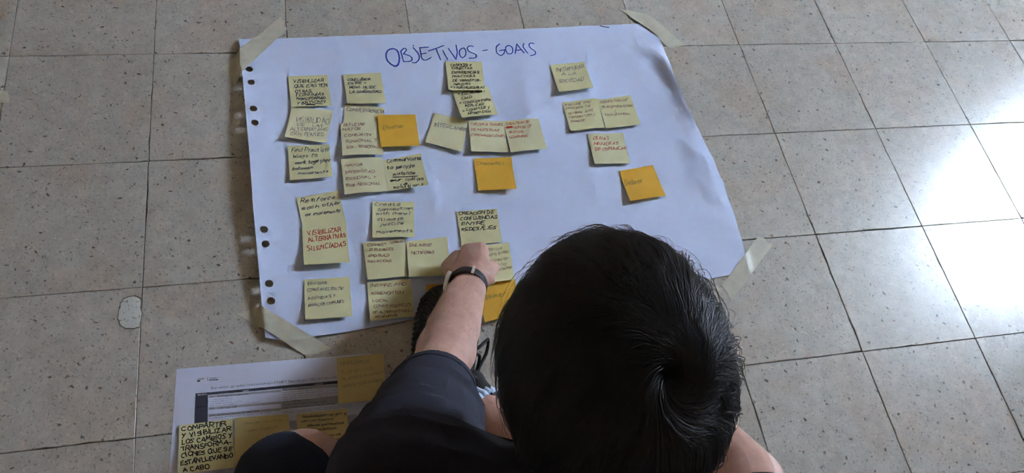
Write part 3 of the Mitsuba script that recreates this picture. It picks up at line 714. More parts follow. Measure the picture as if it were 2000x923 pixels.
tx = [printed('9:30 - 10:30 Apertura del encuentro', ZA, 328, 472, 968, 420, 26, bold=True), printed('1ª dinámica para conocer', ZA, 335, 512, 710, 480, 16), printed('2ª dinámica Buen vivir real', ZA, 335, 547, 712, 510, 16),
      printed('Presentación de personas y redes', ZA, 340, 582, 858, 534, 16), printed('Presentación de la agenda de los dos días de encuentro', ZA, 345, 614, 1155, 544, 16), printed('10:30 - 11:00 Pausa - café', ZA, 320, 668, 775, 630, 26, bold=True),
      printed('11:00 - 14:00 Reconocimiento del FSMET 2020', ZA, 318, 778, 1140, 698, 26, bold=True), printed('Exposición del proceso con los grupos promotores y diálogo abierto con las redes', ZA, 320, 814, 1335, 718, 16),
      printed('09:30 - 11:00 Comisión y grupo', ZB, 92, 524, 590, 484, 24, bold=True), printed('11:00 - 11:30 Pausa - café', ZB, 100, 718, 540, 680, 24, bold=True), printed('11:30 - 13:00 Reunión de redes y grupo', ZB, 110, 766, 830, 704, 24, bold=True),
      printed('13:00 - 14:00 Conclusiones del Consejo Confederal', ZB, 95, 824, 970, 745, 24, bold=True)]
for k, (a, b, c, d) in enumerate([(100, 562, 1290, 452), (100, 600, 1290, 490), (100, 640, 1290, 528), (105, 674, 1290, 562), (100, 868, 1245, 762), (100, 896, 1240, 792)]):
    tx.append(printed('trabajo colectivo sobre las propuestas y los retos de las redes y territorios del foro social', ZB, a, b, c, d, 15))
put(f'{prog}__print_text', cat_meshes(tx), 'i_print', label='small printed timetable text')
for q in (printed('Horario', ZA, 130, 437, 285, 421, 19, bold=True), printed('Jueves', ZA, 860, 371, 972, 359, 19, bold=True), printed('Viernes', ZB, 632, 428, 760, 416, 17, bold=True)):
    put(f'{prog}__print_white', q, 'i_white', label='white heading word of the table')
put(f'{prog}__print_side', printed('Mañana', ZA, 130, 634, 272, 620, 20, bold=True), 'i_black')

G3 = 'm_ochre'
note('yellow sticky note reading COMPARTIR Y VISIBILIZAR LOS CAMBIOS in thick black capitals', Z10, [(75, 570), (470, 520), (480, 882), (62, 935)], Y, 'i_black',
     [('COMPARTIR', 95, 610, 420, 570, 36), ('Y VISIBILIZAR', 95, 660, 462, 606, 36), ('LOS CAMBIOS Y', 95, 705, 466, 655, 34), ('TRANSFORMA-', 88, 757, 460, 700, 36), ('CIONES QUE SE', 95, 805, 464, 752, 34), ('ESTÁN LLEVANDO', 88, 862, 472, 802, 34), ('A CABO', 105, 916, 298, 888, 34)],
     2.3, 2, (0.5, 0.4, 2.5, 3.0), 'page', seed=32)
note('faintly pencilled yellow sticky note partly covered by the dark knee', Z10, [(490, 515), (885, 487), (925, 850), (480, 885)], OC, 'i_faint',
     [('dialogo con otras', 560, 560, 840, 535, 22), ('redes y luchas', 570, 610, 800, 585, 22)], 0.8, 1, (0.5, 0.4, 1.5, 2.0), 'page', seed=33)
note('yellow sticky note with small black cursive lines, just past the bare shin', Z10, [(945, 485), (1325, 445), (1326, 790), (960, 850)], OC, 'i_black',
     [('- Socializaciones', 965, 515, 1180, 498, 24), ('largas y', 1190, 500, 1312, 488, 22), ('caminos diversos', 980, 550, 1220, 530, 20), ('ademas que nuestras', 1030, 582, 1295, 562, 20), ('practicas', 1115, 612, 1240, 600, 20), ('con de', 1180, 655, 1272, 645, 18), ('nuestro', 1195, 690, 1280, 682, 18)], 1.0, 1, (0.4, 0.4, 1.5, 2.0), 'page', blots=[([(1000, 512), (1150, 502)], 1.5)], seed=34, slant=0.25)
note('yellow sticky note on the page corner with faint pencil, next to the dark sleeve', Z10, [(1245, 70), (1595, 35), (1605, 375), (1255, 408)], OC, 'i_faint',
     [('VISIBILIZAR LA', 1270, 125, 1480, 105, 24), ('PAZ EN LOS', 1280, 187, 1520, 155, 22), ('PLANES diversos', 1285, 242, 1590, 185, 24), ('PARA EL COMUN trabajo', 1290, 292, 1590, 240, 22)], 0.9, 2, (0.4, 0.4, 2.5, 3.5), 'page', seed=35)

def tube(P, r, n=6):
    P = np.asarray(P, float)
    d = np.gradient(P, axis=0)
    d /= np.maximum(np.linalg.norm(d, axis=1, keepdims=True), 1e-9)
    ref = np.array([0.3, 0.2, 1.0])
    a = np.cross(d, ref)
    a /= np.maximum(np.linalg.norm(a, axis=1, keepdims=True), 1e-9)
    b = np.cross(d, a)
    th = np.arange(n) / n * 2 * math.pi
    V = (P[:, None] + np.asarray(r)[:, None, None] * (a[:, None] * np.cos(th)[None, :, None] + b[:, None] * np.sin(th)[None, :, None])).reshape(-1, 3)
    k = len(P)
    V = np.vstack([V, P[:1], P[-1:]])
    F = []
    i, j = np.arange(n), (np.arange(n) + 1) % n
    for q in range(k - 1):
        F += [np.c_[q * n + i, q * n + j, (q + 1) * n + j], np.c_[q * n + i, (q + 1) * n + j, (q + 1) * n + i]]
    F += [np.c_[j, i, np.full(n, k * n)], np.c_[(k - 1) * n + i, (k - 1) * n + j, np.full(n, k * n + 1)]]
    t = trimesh.Trimesh(V, np.vstack(F), process=False)
    return t


# ------------------------------------------------------------------ the person: seated, leaning forward, left hand on a note
FIB = None


def ball(r, n=220):
    i = np.arange(n) + 0.5
    ph, th = np.arccos(1 - 2 * i / n), math.pi * (1 + 5 ** 0.5) * i
    return np.c_[np.cos(th) * np.sin(ph), np.sin(th) * np.sin(ph), np.cos(ph)] * r


def bone(*joints):
    """The hull of balls (point, radius) or ellipsoids (point, radii, 3 x 3 axes)."""
    P = []
    for j in joints:
        p, r = np.asarray(j[0], float), j[1]
        b = ball(1.0)
        P.append(p + (b * np.asarray(r) @ j[2] if len(j) > 2 else b * r))
    return m3.Manifold.hull_points(np.vstack(P))


def chain(*joints):
    return [bone(joints[i], joints[i + 1]) for i in range(len(joints) - 1)]


def join(parts):
    return m3.Manifold.batch_boolean(parts, m3.OpType.Add)


def relax(man, edge, n, lamb=0.5):
    m = man.refine_to_length(edge).to_mesh()
    t = trimesh.Trimesh(m.vert_properties[:, :3], m.tri_verts, process=True)
    trimesh.smoothing.filter_taubin(t, lamb=lamb, nu=lamb + 0.03, iterations=n)
    return t


def solid(t):
    return m3.Manifold(m3.Mesh(np.asarray(t.vertices, np.float32), np.asarray(t.faces, np.uint32)))


def wrinkle(t, f, seed=0):
    n = t.vertex_normals
    t.vertices = t.vertices + n * f(np.asarray(t.vertices))[:, None]
    return t


UPZ = np.array([0, 0, 1.0])
# --- joints (metres), measured from the photograph
WR = at(917, 547, 0.082)                                  # left wrist
EL = at(858, 722, 0.215)                                  # left elbow
SH = np.array([0.600, -0.985, 0.475])                     # left shoulder
SHR = np.array([0.955, -1.150, 0.470])                    # right shoulder
NECK = np.array([0.795, -1.060, 0.545])
HIP = np.array([0.770, -1.330, 0.105])
HL, HR = HIP + [-0.095, 0.03, 0], HIP + [0.095, -0.02, 0]
LK = at(565, 950, 0.190)                                  # left knee
LS = at(594, 918, 0.188)                                  # top of the left shin
LA = at(1000, 1162, 0.075)                     # left ankle
RK = np.array([1.010, -1.090, 0.270])                     # right knee
RA = at(935, 806, 0.092)                                  # right ankle
REL, RWR = at(1466, 938, 0.27), at(1290, 765, 0.045)       # right elbow and wrist
HEAD_C = np.array([0.782, -0.928, 0.630])
HF = unit([-0.06, 0.93, -0.40])
HR_ = unit(np.cross(HF, UPZ))
HU = np.cross(HR_, HF)
HM = np.stack([HR_, HF, HU])                              # rows: right, forward, up of the head


def hd(r, f, u):
    return HEAD_C + np.array([r, f, u]) @ HM


# --- left hand: half turned, thumb side up, closing on the note
hf = unit(at(912, 482, 0.05) - WR) * 1.0
hf = unit(hf + np.array([0, 0, -0.22]))
BK = np.array([-0.36, -0.10, 0.93])
hn = unit(BK - hf * (BK @ hf))     # back of the hand
ha = np.cross(hf, hn)                                     # towards the thumb
if ha[0] < 0:
    ha = -ha


def hp(f, a, n):
    return WR + hf * f + ha * a + hn * n


hand = [bone((hp(-0.012, 0.003, 0), 0.0255), (hp(-0.012, -0.004, 0), 0.0250), (hp(0.03, 0.018, 0), 0.022), (hp(0.03, -0.020, -0.002), 0.021)),
        bone((hp(0.02, 0.016, 0), 0.021), (hp(0.02, -0.018, 0), 0.020), (hp(0.077, 0.027, 0.004), 0.0145), (hp(0.079, 0.006, 0.008), 0.0145)),
        bone((hp(0.02, 0.010, 0), 0.021), (hp(0.02, -0.018, 0), 0.020), (hp(0.074, -0.014, 0.006), 0.0140), (hp(0.067, -0.034, 0.0), 0.0130))]
for f0, a0, n0, ln, sp, bend in ((0.079, 0.027, 0.003, (0.036, 0.024, 0.020), -0.05, (62, 62, 30)), (0.082, 0.008, 0.007, (0.043, 0.027, 0.021), 0.00, (66, 66, 30)),
                                 (0.077, -0.014, 0.005, (0.040, 0.025, 0.020), -0.04, (68, 68, 34)), (0.069, -0.034, -0.002, (0.032, 0.019, 0.018), -0.06, (70, 66, 36))):
    p, ang, js = hp(f0, a0, n0), 0.0, [(hp(f0, a0, n0), 0.0115)]
    for L, bd, r in zip(ln, bend, (0.0098, 0.0088, 0.0074)):
        ang += math.radians(bd)
        p = p + (hf * math.cos(ang) - hn * math.sin(ang) + ha * sp) * L
        p[2] = max(p[2], r + 0.007)
        js.append((p, r))
    hand += chain(*js)
hand += [bone((hp(0.008, 0.018, -0.006), 0.021), (hp(0.030, 0.022, -0.012), 0.0190), (hp(0.046, 0.036, -0.018), 0.0135))]
hand += chain((hp(0.042, 0.036, -0.017), 0.0140), (hp(0.064, 0.038, -0.030), 0.0112), (hp(0.084, 0.030, -0.036), 0.0100), (hp(0.100, 0.022, -0.038), 0.0078))
fd = unit(EL - WR)
fs = unit(np.cross(fd, UPZ))
hand += [bone((hp(-0.012, 0.003, 0), 0.0255), (hp(-0.012, -0.004, 0), 0.0250), (WR + fd * 0.055 + fs * 0.006, 0.0270), (WR + fd * 0.055 - fs * 0.006, 0.0270)),
         bone((WR + fd * 0.055 + fs * 0.006, 0.0270), (WR + fd * 0.055 - fs * 0.006, 0.0270), (WR + fd * 0.150 + fs * 0.006, 0.0350), (WR + fd * 0.150 - fs * 0.006, 0.0350)),
         bone((WR + fd * 0.150, 0.0375), (WR + fd * 0.205 + fs * 0.003, 0.0405), (WR + fd * 0.205 - fs * 0.004, 0.0405)), bone((WR + fd * 0.205, 0.0415), (EL, 0.0405))]
LH = relax(join(hand), 0.0035, 26)

# --- the rest of the body
lowest = z_paper(np.asarray(LH.vertices)) + 0.0042           # the fingertips press the note flat
LH.vertices[:, 2] = np.maximum(LH.vertices[:, 2], lowest)
bd = [solid(LH)]
bd += [bone((EL, 0.0405), ((EL * 0.6 + SH * 0.4), 0.043)), bone(((EL * 0.6 + SH * 0.4), 0.043), (SH, 0.056))]
bd += [bone((SHR, 0.056), (SHR * 0.5 + REL * 0.5, 0.047)), bone((SHR * 0.5 + REL * 0.5, 0.047), (REL, 0.043)), bone((REL, 0.043), (REL * 0.72 + RWR * 0.28, 0.043)), bone((REL * 0.72 + RWR * 0.28, 0.043), (RWR, 0.027))]
rf = unit(RWR - REL)
rs = unit(np.cross(rf, UPZ))
rh = unit(rf * [1, 1, 0.25])
bd += [bone((RWR, 0.026), (RWR + rh * 0.07 + rs * 0.028, 0.014), (RWR + rh * 0.07 - rs * 0.028, 0.014))]
for k, (o, L) in enumerate(((-0.028, 0.036), (-0.010, 0.044), (0.010, 0.041), (0.027, 0.032))):
    p0 = RWR + rh * 0.072 + rs * o
    bd += chain((p0, 0.0105), (p0 + rh * L * 0.95 - UPZ * 0.004, 0.0095), (p0 + rh * L * 1.6 - UPZ * 0.012, 0.0085), (p0 + rh * L * 2.1 - UPZ * 0.018, 0.0075))
bd += chain((RWR + rh * 0.02 - rs * 0.022, 0.018), (RWR + rh * 0.055 - rs * 0.045 - UPZ * 0.006, 0.0125), (RWR + rh * 0.085 - rs * 0.05 - UPZ * 0.012, 0.0105), (RWR + rh * 0.105 - rs * 0.045 - UPZ * 0.016, 0.008))
CH = (SH + SHR) / 2 * 0.55 + HIP * 0.45
bd += [bone((SH, 0.06), (SHR, 0.06), (NECK + [0, -0.02, -0.03], 0.06), (CH + [-0.09, 0, 0], 0.10), (CH + [0.09, 0, 0], 0.10)),
       bone((CH + [-0.08, 0, 0], 0.105), (CH + [0.08, 0, 0], 0.105), (HIP + [-0.08, 0, 0.03], 0.11), (HIP + [0.08, 0, 0.03], 0.11)),
       bone((NECK + [0, -0.01, -0.02], 0.062), (hd(0, -0.035, -0.075), 0.058)), bone((NECK + [0, -0.01, -0.04], 0.07), (SH, 0.045)), bone((NECK + [0, -0.01, -0.04], 0.07), (SHR, 0.045))]
bd += [bone((HL, 0.10), (LK * 0.4 + HL * 0.6, 0.082)), bone((LK * 0.4 + HL * 0.6, 0.082), (LK, 0.056)), bone((LK, 0.055), (LS, 0.053)), bone((LS, 0.053), (LS * 0.70 + LA * 0.30, 0.055)), bone((LS * 0.70 + LA * 0.30, 0.055), (LA, 0.037)),
       bone((HR, 0.10), (RK, 0.060)), bone((RK, 0.057), (RK * 0.62 + RA * 0.38 + [0, -0.01, -0.01], 0.056)), bone((RK * 0.62 + RA * 0.38 + [0, -0.01, -0.01], 0.056), (RA, 0.036))]
RT, RHEEL = at(868, 600, 0.055), at(850, 815, 0.060)
bd += [bone((RA, 0.034), (RHEEL, 0.028), (RHEEL * 0.6 + RT * 0.4, 0.026)), bone((RHEEL * 0.6 + RT * 0.4, 0.024), (RT, 0.018))]
LT = LA + np.array([0.17, 0.10, -0.035])
bd += [bone((LA, 0.034), (LA + [-0.03, -0.04, -0.035], 0.03), (LA * 0.55 + LT * 0.45 + [0, 0, -0.018], 0.018)), bone((LA * 0.55 + LT * 0.45 + [0, 0, -0.018], 0.018), (LT + [0, 0, -0.010], 0.014))]
# head: skull, jaw, brow, nose, lips, ears
bd += [bone((hd(0, -0.018, 0.012), (0.070, 0.076, 0.078), HM), (hd(0, 0.020, 0.006), (0.066, 0.070, 0.078), HM)),
       bone((hd(0, 0.030, -0.020), (0.064, 0.060, 0.055), HM), (hd(0, 0.062, -0.105), (0.030, 0.022, 0.016), HM), (hd(0.046, 0.0, -0.072), 0.016), (hd(-0.046, 0.0, -0.072), 0.016)),
       bone((hd(0.03, 0.083, 0.012), 0.012), (hd(-0.03, 0.083, 0.012), 0.012)), bone((hd(0, 0.092, 0.000), 0.009), (hd(0, 0.112, -0.036), 0.0105)), bone((hd(0, 0.104, -0.040), 0.009), (hd(0.014, 0.098, -0.040), 0.008), (hd(-0.014, 0.098, -0.040), 0.008)),
       bone((hd(0.02, 0.088, -0.066), 0.006), (hd(0, 0.096, -0.066), 0.008), (hd(-0.02, 0.088, -0.066), 0.006)), bone((hd(0.017, 0.086, -0.076), 0.006), (hd(0, 0.094, -0.077), 0.008), (hd(-0.017, 0.086, -0.076), 0.006)),
       bone((hd(0.031, 0.080, -0.006), 0.0125), (hd(0.033, 0.078, -0.006), 0.0125)), bone((hd(-0.031, 0.080, -0.006), 0.0125), (hd(-0.033, 0.078, -0.006), 0.0125))]
for s in (-1, 1):
    bd += [bone((hd(s * 0.066, -0.002, 0.008), 0.008), (hd(s * 0.072, -0.020, 0.010), 0.007), (hd(s * 0.071, -0.014, -0.020), 0.007), (hd(s * 0.066, 0.0, -0.036), 0.007))]
BODY = relax(join(bd), 0.0075, 10)
BODY.vertices[:, 2] = np.maximum(BODY.vertices[:, 2], 0.0012)
person = thing('person', 'person with thick black hair and dark T-shirt, reaching to a sticky note, seen from behind', 'person')
put(f'{person}__body', BODY, 'm_skin', True)

# short dark hairs lying along the forearm
g = np.random.default_rng(31)
V, N = np.asarray(LH.vertices), np.asarray(LH.vertex_normals)
along = (V - WR) @ fd
ok = np.nonzero((along > 0.03) & (along < 0.22) & (N[:, 2] > -0.2))[0]
hs = []
for i in g.choice(ok, 520):
    lie = unit(-fd * 0.75 + np.cross(N[i], fd) * g.normal(0.35, 0.35) + N[i] * g.uniform(0.12, 0.35))
    L = g.uniform(0.006, 0.013)
    p = V[i] - N[i] * 0.0005
    hs.append(tube(np.array([p, p + lie * L * 0.5 + N[i] * 0.0006, p + lie * L]), [0.00008, 0.00006, 0.00002], 3))
put(f'{person}__arm_hair', cat_meshes(hs), 'm_arm_hair', kind='stuff')

# --- T-shirt
uarm = unit(EL - SH)
HEM = EL - uarm * 0.078
s1 = SH * 0.5 + EL * 0.5
sl = join([bone((SH, 0.078), (s1, 0.064)), bone((s1, 0.064), (HEM + uarm * 0.03, 0.0535))])
sl = sl.trim_by_plane((-uarm).tolist(), float(-uarm @ HEM))
band_ = bone((HEM - uarm * 0.022, 0.0562), (HEM + uarm * 0.03, 0.0547)).trim_by_plane((-uarm).tolist(), float(-uarm @ HEM)).trim_by_plane(uarm.tolist(), float(uarm @ (HEM - uarm * 0.024)))
sl = sl + band_
sl = sl - bone((HEM - uarm * 0.012, 0.0445), (HEM + uarm * 0.08, 0.050))
urm = unit(REL - SHR)
HEMR = SHR + urm * 0.17
sr = bone((SHR, 0.080), (HEMR + urm * 0.04, 0.066)).trim_by_plane((-urm).tolist(), float(-urm @ HEMR))
torso = join([bone((SH + [0.02, 0, -0.01], 0.078), (SHR, 0.078), (NECK + [0, -0.035, -0.055], 0.078), (CH + [-0.10, 0, 0], 0.118), (CH + [0.10, 0, 0], 0.118)),
              bone((CH + [-0.09, 0, 0], 0.122), (CH + [0.09, 0, 0], 0.122), (HIP + [-0.085, 0, 0.04], 0.128), (HIP + [0.085, 0, 0.04], 0.128)),
              bone((NECK + [0, -0.020, -0.050], 0.082), (SH + [0.02, 0, 0], 0.066)), bone((NECK + [0, -0.020, -0.050], 0.082), (SHR, 0.070)),
              bone((CH + [-0.06, 0.10, -0.02], 0.085), (CH + [0.09, 0.08, -0.02], 0.085), (HIP + [0, 0.06, 0.03], 0.10), (SH + [0.06, -0.02, -0.06], 0.05))])
torso = torso.trim_by_plane([0, 0, 1.0], 0.03)
SHIRT = relax(join([sl, sr, torso]), 0.0075, 6)


def folds(v):
    q = np.c_[v @ uarm * 26, v @ unit(np.cross(uarm, UPZ)) * 9, v[:, 2] * 12]
    r = 1 - np.abs(2 * meshkit.fbm(np.c_[v @ uarm * 22, v[:, 0] * 7, v[:, 1] * 6], 2, seed=8) - 1)
    fade = np.clip(((HEM - v) @ uarm + 0.3 * np.clip(v[:, 0] - SH[0] - 0.09, 0, 1) - 0.030) / 0.05, 0, 1)
    return fade * 0.0085 * (r ** 3 - 0.3) + fade * 0.006 * (meshkit.noise(v * 17, seed=3) - 0.5) + (0.3 + 0.7 * fade) * 0.003 * (meshkit.fbm(q, 2, seed=4) - 0.5)


put(f'{person}__shirt', wrinkle(SHIRT, folds), 'm_shirt', True)

hc = HEM - uarm * 0.022
h1 = unit(np.cross(uarm, UPZ))
h2 = np.cross(uarm, h1)
sv = np.asarray(SHIRT.vertices)
rel = sv - HEM
near = (np.abs(rel @ uarm + 0.020) < 0.008) & (np.linalg.norm(rel - np.outer(rel @ uarm, uarm), axis=1) > 0.051)
ring_ = []
for a in np.linspace(0, 2 * math.pi, 61):
    dirn = h1 * math.cos(a) + h2 * math.sin(a)
    q_ = rel[near] - np.outer(rel[near] @ uarm, uarm)
    rad = np.linalg.norm(q_, axis=1)
    w_ = np.exp(((q_ / rad[:, None]) @ dirn - 1) * 60)
    ring_.append(hc + dirn * ((rad * w_).sum() / w_.sum() + 0.0004))
put(f'{person}__shirt__hem_seam', tube(np.array(ring_), np.full(61, 0.0011), 6), 'm_denim', True)

# --- shorts
tl_ = unit(LK - HL)
legL = join([bone((HL + [0, -0.01, 0.02], 0.115), (LK * 0.5 + HL * 0.5, 0.098)), bone((LK * 0.5 + HL * 0.5, 0.098), (LK, 0.0700))])
tr_ = unit(RK - HR)
legR = bone((HR + [0, -0.01, 0.02], 0.115), (RK - tr_ * 0.02, 0.080))
legR = legR.trim_by_plane((-tr_).tolist(), float(-tr_ @ (RK - tr_ * 0.01)))
pelvis = bone((HL, 0.118), (HR, 0.118), (HIP + [-0.07, -0.02, 0.07], 0.118), (HIP + [0.07, -0.02, 0.07], 0.118))
SHORTS = relax(join([legL, legR, pelvis]).trim_by_plane([0, 0, 1.0], 0.003), 0.0075, 5)
put(f'{person}__shorts', wrinkle(SHORTS, lambda v: 0.008 * (meshkit.fbm(v * 14, 3, seed=2) - 0.5)), 'm_denim', True)

# --- shoes, socks
def shoe(toe, heel, roll, flip):
    """A black trainer; x runs from heel to toe, y across, z up from the sole."""
    L = np.linalg.norm(toe - heel)
    ax = unit(toe - heel)
    side = unit(np.cross(UPZ, ax))
    upv = np.cross(ax, side)
    c, s = math.cos(roll), math.sin(roll)
    M = np.stack([ax, side * c + upv * s, upv * c - side * s])
    k = thing_part = None
    xs = np.linspace(0, 1, 40)
    half = np.interp(xs, [0, 0.03, 0.12, 0.35, 0.55, 0.72, 0.88, 0.96, 1], [0.012, 0.026, 0.036, 0.040, 0.047, 0.051, 0.043, 0.028, 0.006])
    mid = np.interp(xs, [0, 0.4, 0.7, 1], [0, 0.002, 0.004, 0.001]) * flip
    top = np.interp(xs, [0, 0.05, 0.2, 0.32, 0.45, 0.65, 0.85, 0.96, 1], [0.07, 0.088, 0.092, 0.092, 0.080, 0.058, 0.045, 0.036, 0.026])

    def place(p):
        return heel + np.asarray(p, float) * [1, 1, 1] @ M

    th = np.linspace(0, 2 * math.pi, 33)[:-1]
    V, F = [], []
    for x, h, m, t in zip(xs, half, mid, top):
        y = np.sign(np.cos(th)) * np.abs(np.cos(th)) ** 0.8 * h + m
        z = np.where(np.sin(th) > 0, np.abs(np.sin(th)) ** 0.75 * (t - 0.018) + 0.018, 0.018 - 0.006 * np.abs(np.sin(th)))
        V.append(np.c_[np.full(len(th), x * L), y, z])
    n = len(th)
    V = np.vstack(V + [[[0, 0, 0.03]], [[L, 0, 0.022]]])
    for a in range(len(xs) - 1):
        i, j = np.arange(n), (np.arange(n) + 1) % n
        F.append(np.c_[a * n + i, a * n + j, (a + 1) * n + j])
        F.append(np.c_[a * n + i, (a + 1) * n + j, (a + 1) * n + i])
    i, j = np.arange(n), (np.arange(n) + 1) % n
    F.append(np.c_[j, i, np.full(n, len(V) - 2)])
    F.append(np.c_[(len(xs) - 1) * n + i, (len(xs) - 1) * n + j, np.full(n, len(V) - 1)])
    up = trimesh.Trimesh(V, np.vstack(F), process=False)
    up = trimesh.intersections.slice_mesh_plane(up, [0.35, 0, -1.0], [0.0, 0, 0.086]) if False else up
    up.fix_normals()
    up.vertices = place(up.vertices)
    # sole with a ribbed edge and cross lugs
    out = np.vstack([np.c_[xs * L, half + 0.004 + mid], np.c_[(xs * L)[::-1], (-half - 0.004 + mid)[::-1]]])
    ring = spline(np.vstack([out, out[:1]]), 5)[:-1]
    m = len(ring)
    ribs = 0.0016 * np.sign(np.sin(np.arange(m) * 0.9))
    d = np.roll(ring, -1, 0) - np.roll(ring, 1, 0)
    nn = np.c_[d[:, 1], -d[:, 0]] / np.maximum(np.linalg.norm(d, axis=1, keepdims=True), 1e-9)
    if ((ring - ring.mean(0)) * nn).sum() < 0:
        nn = -nn
    rings = [np.c_[ring * [1, 0.96], np.full(m, 0.001)], np.c_[ring + nn * ribs[:, None], np.full(m, 0.004)], np.c_[ring + nn * ribs[:, None] * 1.3, np.full(m, 0.018)], np.c_[ring, np.full(m, 0.026)], np.c_[ring * [1, 0.9], np.full(m, 0.0265)]]
    V = np.vstack(rings + [[[L * 0.5, 0, 0.001]], [[L * 0.5, 0, 0.0265]]])
    F = []
    i, j = np.arange(m), (np.arange(m) + 1) % m
    for a in range(4):
        F += [np.c_[a * m + i, a * m + j, (a + 1) * m + j], np.c_[a * m + i, (a + 1) * m + j, (a + 1) * m + i]]
    F += [np.c_[j, i, np.full(m, 5 * m)], np.c_[4 * m + i, 4 * m + j, np.full(m, 5 * m + 1)]]
    so = trimesh.Trimesh(V, np.vstack(F), process=False)
    so.fix_normals()
    lug = []
    for x in np.arange(0.06, 0.95, 0.055):
        h = np.interp(x, xs, half) * 0.9
        b = trimesh.creation.box([0.009, 2 * h, 0.005])
        b.apply_transform(trimesh.transformations.rotation_matrix(0.3, [0, 0, 1]))
        b.apply_translation([x * L, 0, -0.0008])
        lug.append(b)
    so = cat_meshes([so, *lug])
    so.vertices = place(so.vertices)
    # overlays: ribbed bands up the sides, as on a knitted upper
    bands = []
    for x in np.linspace(0.16, 0.92, 25):
        t, h, mm = np.interp(x, xs, top), np.interp(x, xs, half), np.interp(x, xs, mid)
        a = np.linspace(-0.1, math.pi + 0.1, 24)
        a = a[(np.abs(a - math.pi / 2) > 0.62) | (x > 0.74)]
        for part in (a[a < math.pi / 2], a[a > math.pi / 2]) if x <= 0.74 else (a,):
            y = np.sign(np.cos(part)) * np.abs(np.cos(part)) ** 0.8 * (h + 0.0012) + mm
            z = np.abs(np.sin(part)) ** 0.75 * (t - 0.018 + 0.0012) + 0.018
            P = np.c_[x * L + 0.006 * np.sin(part * 6), y, z]
            bands.append(tube(P, np.full(len(P), 0.0019), 5))
    bn = cat_meshes(bands)
    bn.vertices = place(bn.vertices)
    lc = []
    for q, x in enumerate(np.linspace(0.42, 0.70, 5)):
        t, h = np.interp(x, xs, top) + 0.003, np.interp(x, xs, half)
        for s in (-1, 1):
            P = spline([(x * L, s * h * 0.62, t * 0.86), (x * L + 0.006, 0, t + 0.003), (x * L + 0.018, -s * h * 0.60, t * 0.84)], 6)
            lc.append(tube(P, np.full(len(P), 0.0026), 6))
    t = np.interp(0.42, xs, top)
    for q in ([(0.42, 0, 0.004), (0.49, -0.026, 0.010), (0.58, -0.046, 0.0), (0.61, -0.056, -0.014), (0.54, -0.060, -0.024), (0.44, -0.052, -0.026), (0.36, -0.044, -0.020)],
              [(0.42, 0, 0.004), (0.46, -0.026, 0.004), (0.48, -0.042, -0.010), (0.42, -0.048, -0.026), (0.36, -0.050, -0.040)]):
        P = spline([(x * L, y, t + z) for x, y, z in q], 9)
        lc.append(tube(P, np.full(len(P), 0.0026), 8))
    lc = cat_meshes(lc)
    lc.vertices = place(lc.vertices)
    tg = solid_tongue = join([bone(((0.30 * L, -0.022, 0.098), 0.006), ((0.30 * L, 0.022, 0.098), 0.006), ((0.44 * L, -0.018, 0.080), 0.005), ((0.44 * L, 0.018, 0.080), 0.005)),
                              bone(((0.30 * L, -0.020, 0.098), 0.006), ((0.30 * L, 0.020, 0.098), 0.006), ((0.26 * L, -0.016, 0.122), 0.005), ((0.26 * L, 0.016, 0.122), 0.005))])
    tg = relax(tg, 0.006, 4)
    tg.vertices = place(tg.vertices)
    return up, so, bn, lc, tg, place([0.22 * L, 0, 0.070])


OPEN = []
for toe, heel, roll, flip, lab in ((at(873, 566, 0.03), at(833, 845, 0.02), 0.34, -1, 'black laced trainer under the bare forearm'), (LT + np.array([0.04, 0.02, -0.02]), LA + np.array([-0.06, -0.045, -0.05]), 0.0, 1, 'black laced trainer of the other foot')):
    up, so, bn, lc, tg, opening = shoe(toe, heel, roll, flip)
    OPEN.append(opening)
    zmin = min(so.vertices[:, 2].min(), up.vertices[:, 2].min())
    dz = np.array([0, 0, (0.0065 if flip < 0 else 0.001) - zmin])
    for q in (up, so, bn, lc, tg):
        q.vertices = q.vertices + dz
    if flip < 0:                           # padded tongue and pull tab standing up in front of the ankle
        tg = cat_meshes([tg, relax(join([bone((at(926, 742, 0.100), 0.016), (at(938, 766, 0.108), 0.017), (at(930, 786, 0.104), 0.014)), bone((at(938, 760, 0.110), 0.009), (at(960, 772, 0.112), 0.0085), (at(946, 752, 0.112), 0.007))]), 0.004, 6)])
    k = put(f'{person}__shoe', up, 'm_shoe', 40, label=lab)
    put(f'{k}__sole', so, 'm_rubber', 30)
    put(f'{k}__ribbing', bn, 'm_rubber', 40)
    put(f'{k}__laces', lc, 'm_lace', 50)
    put(f'{k}__tongue', tg, 'm_shoe', True)
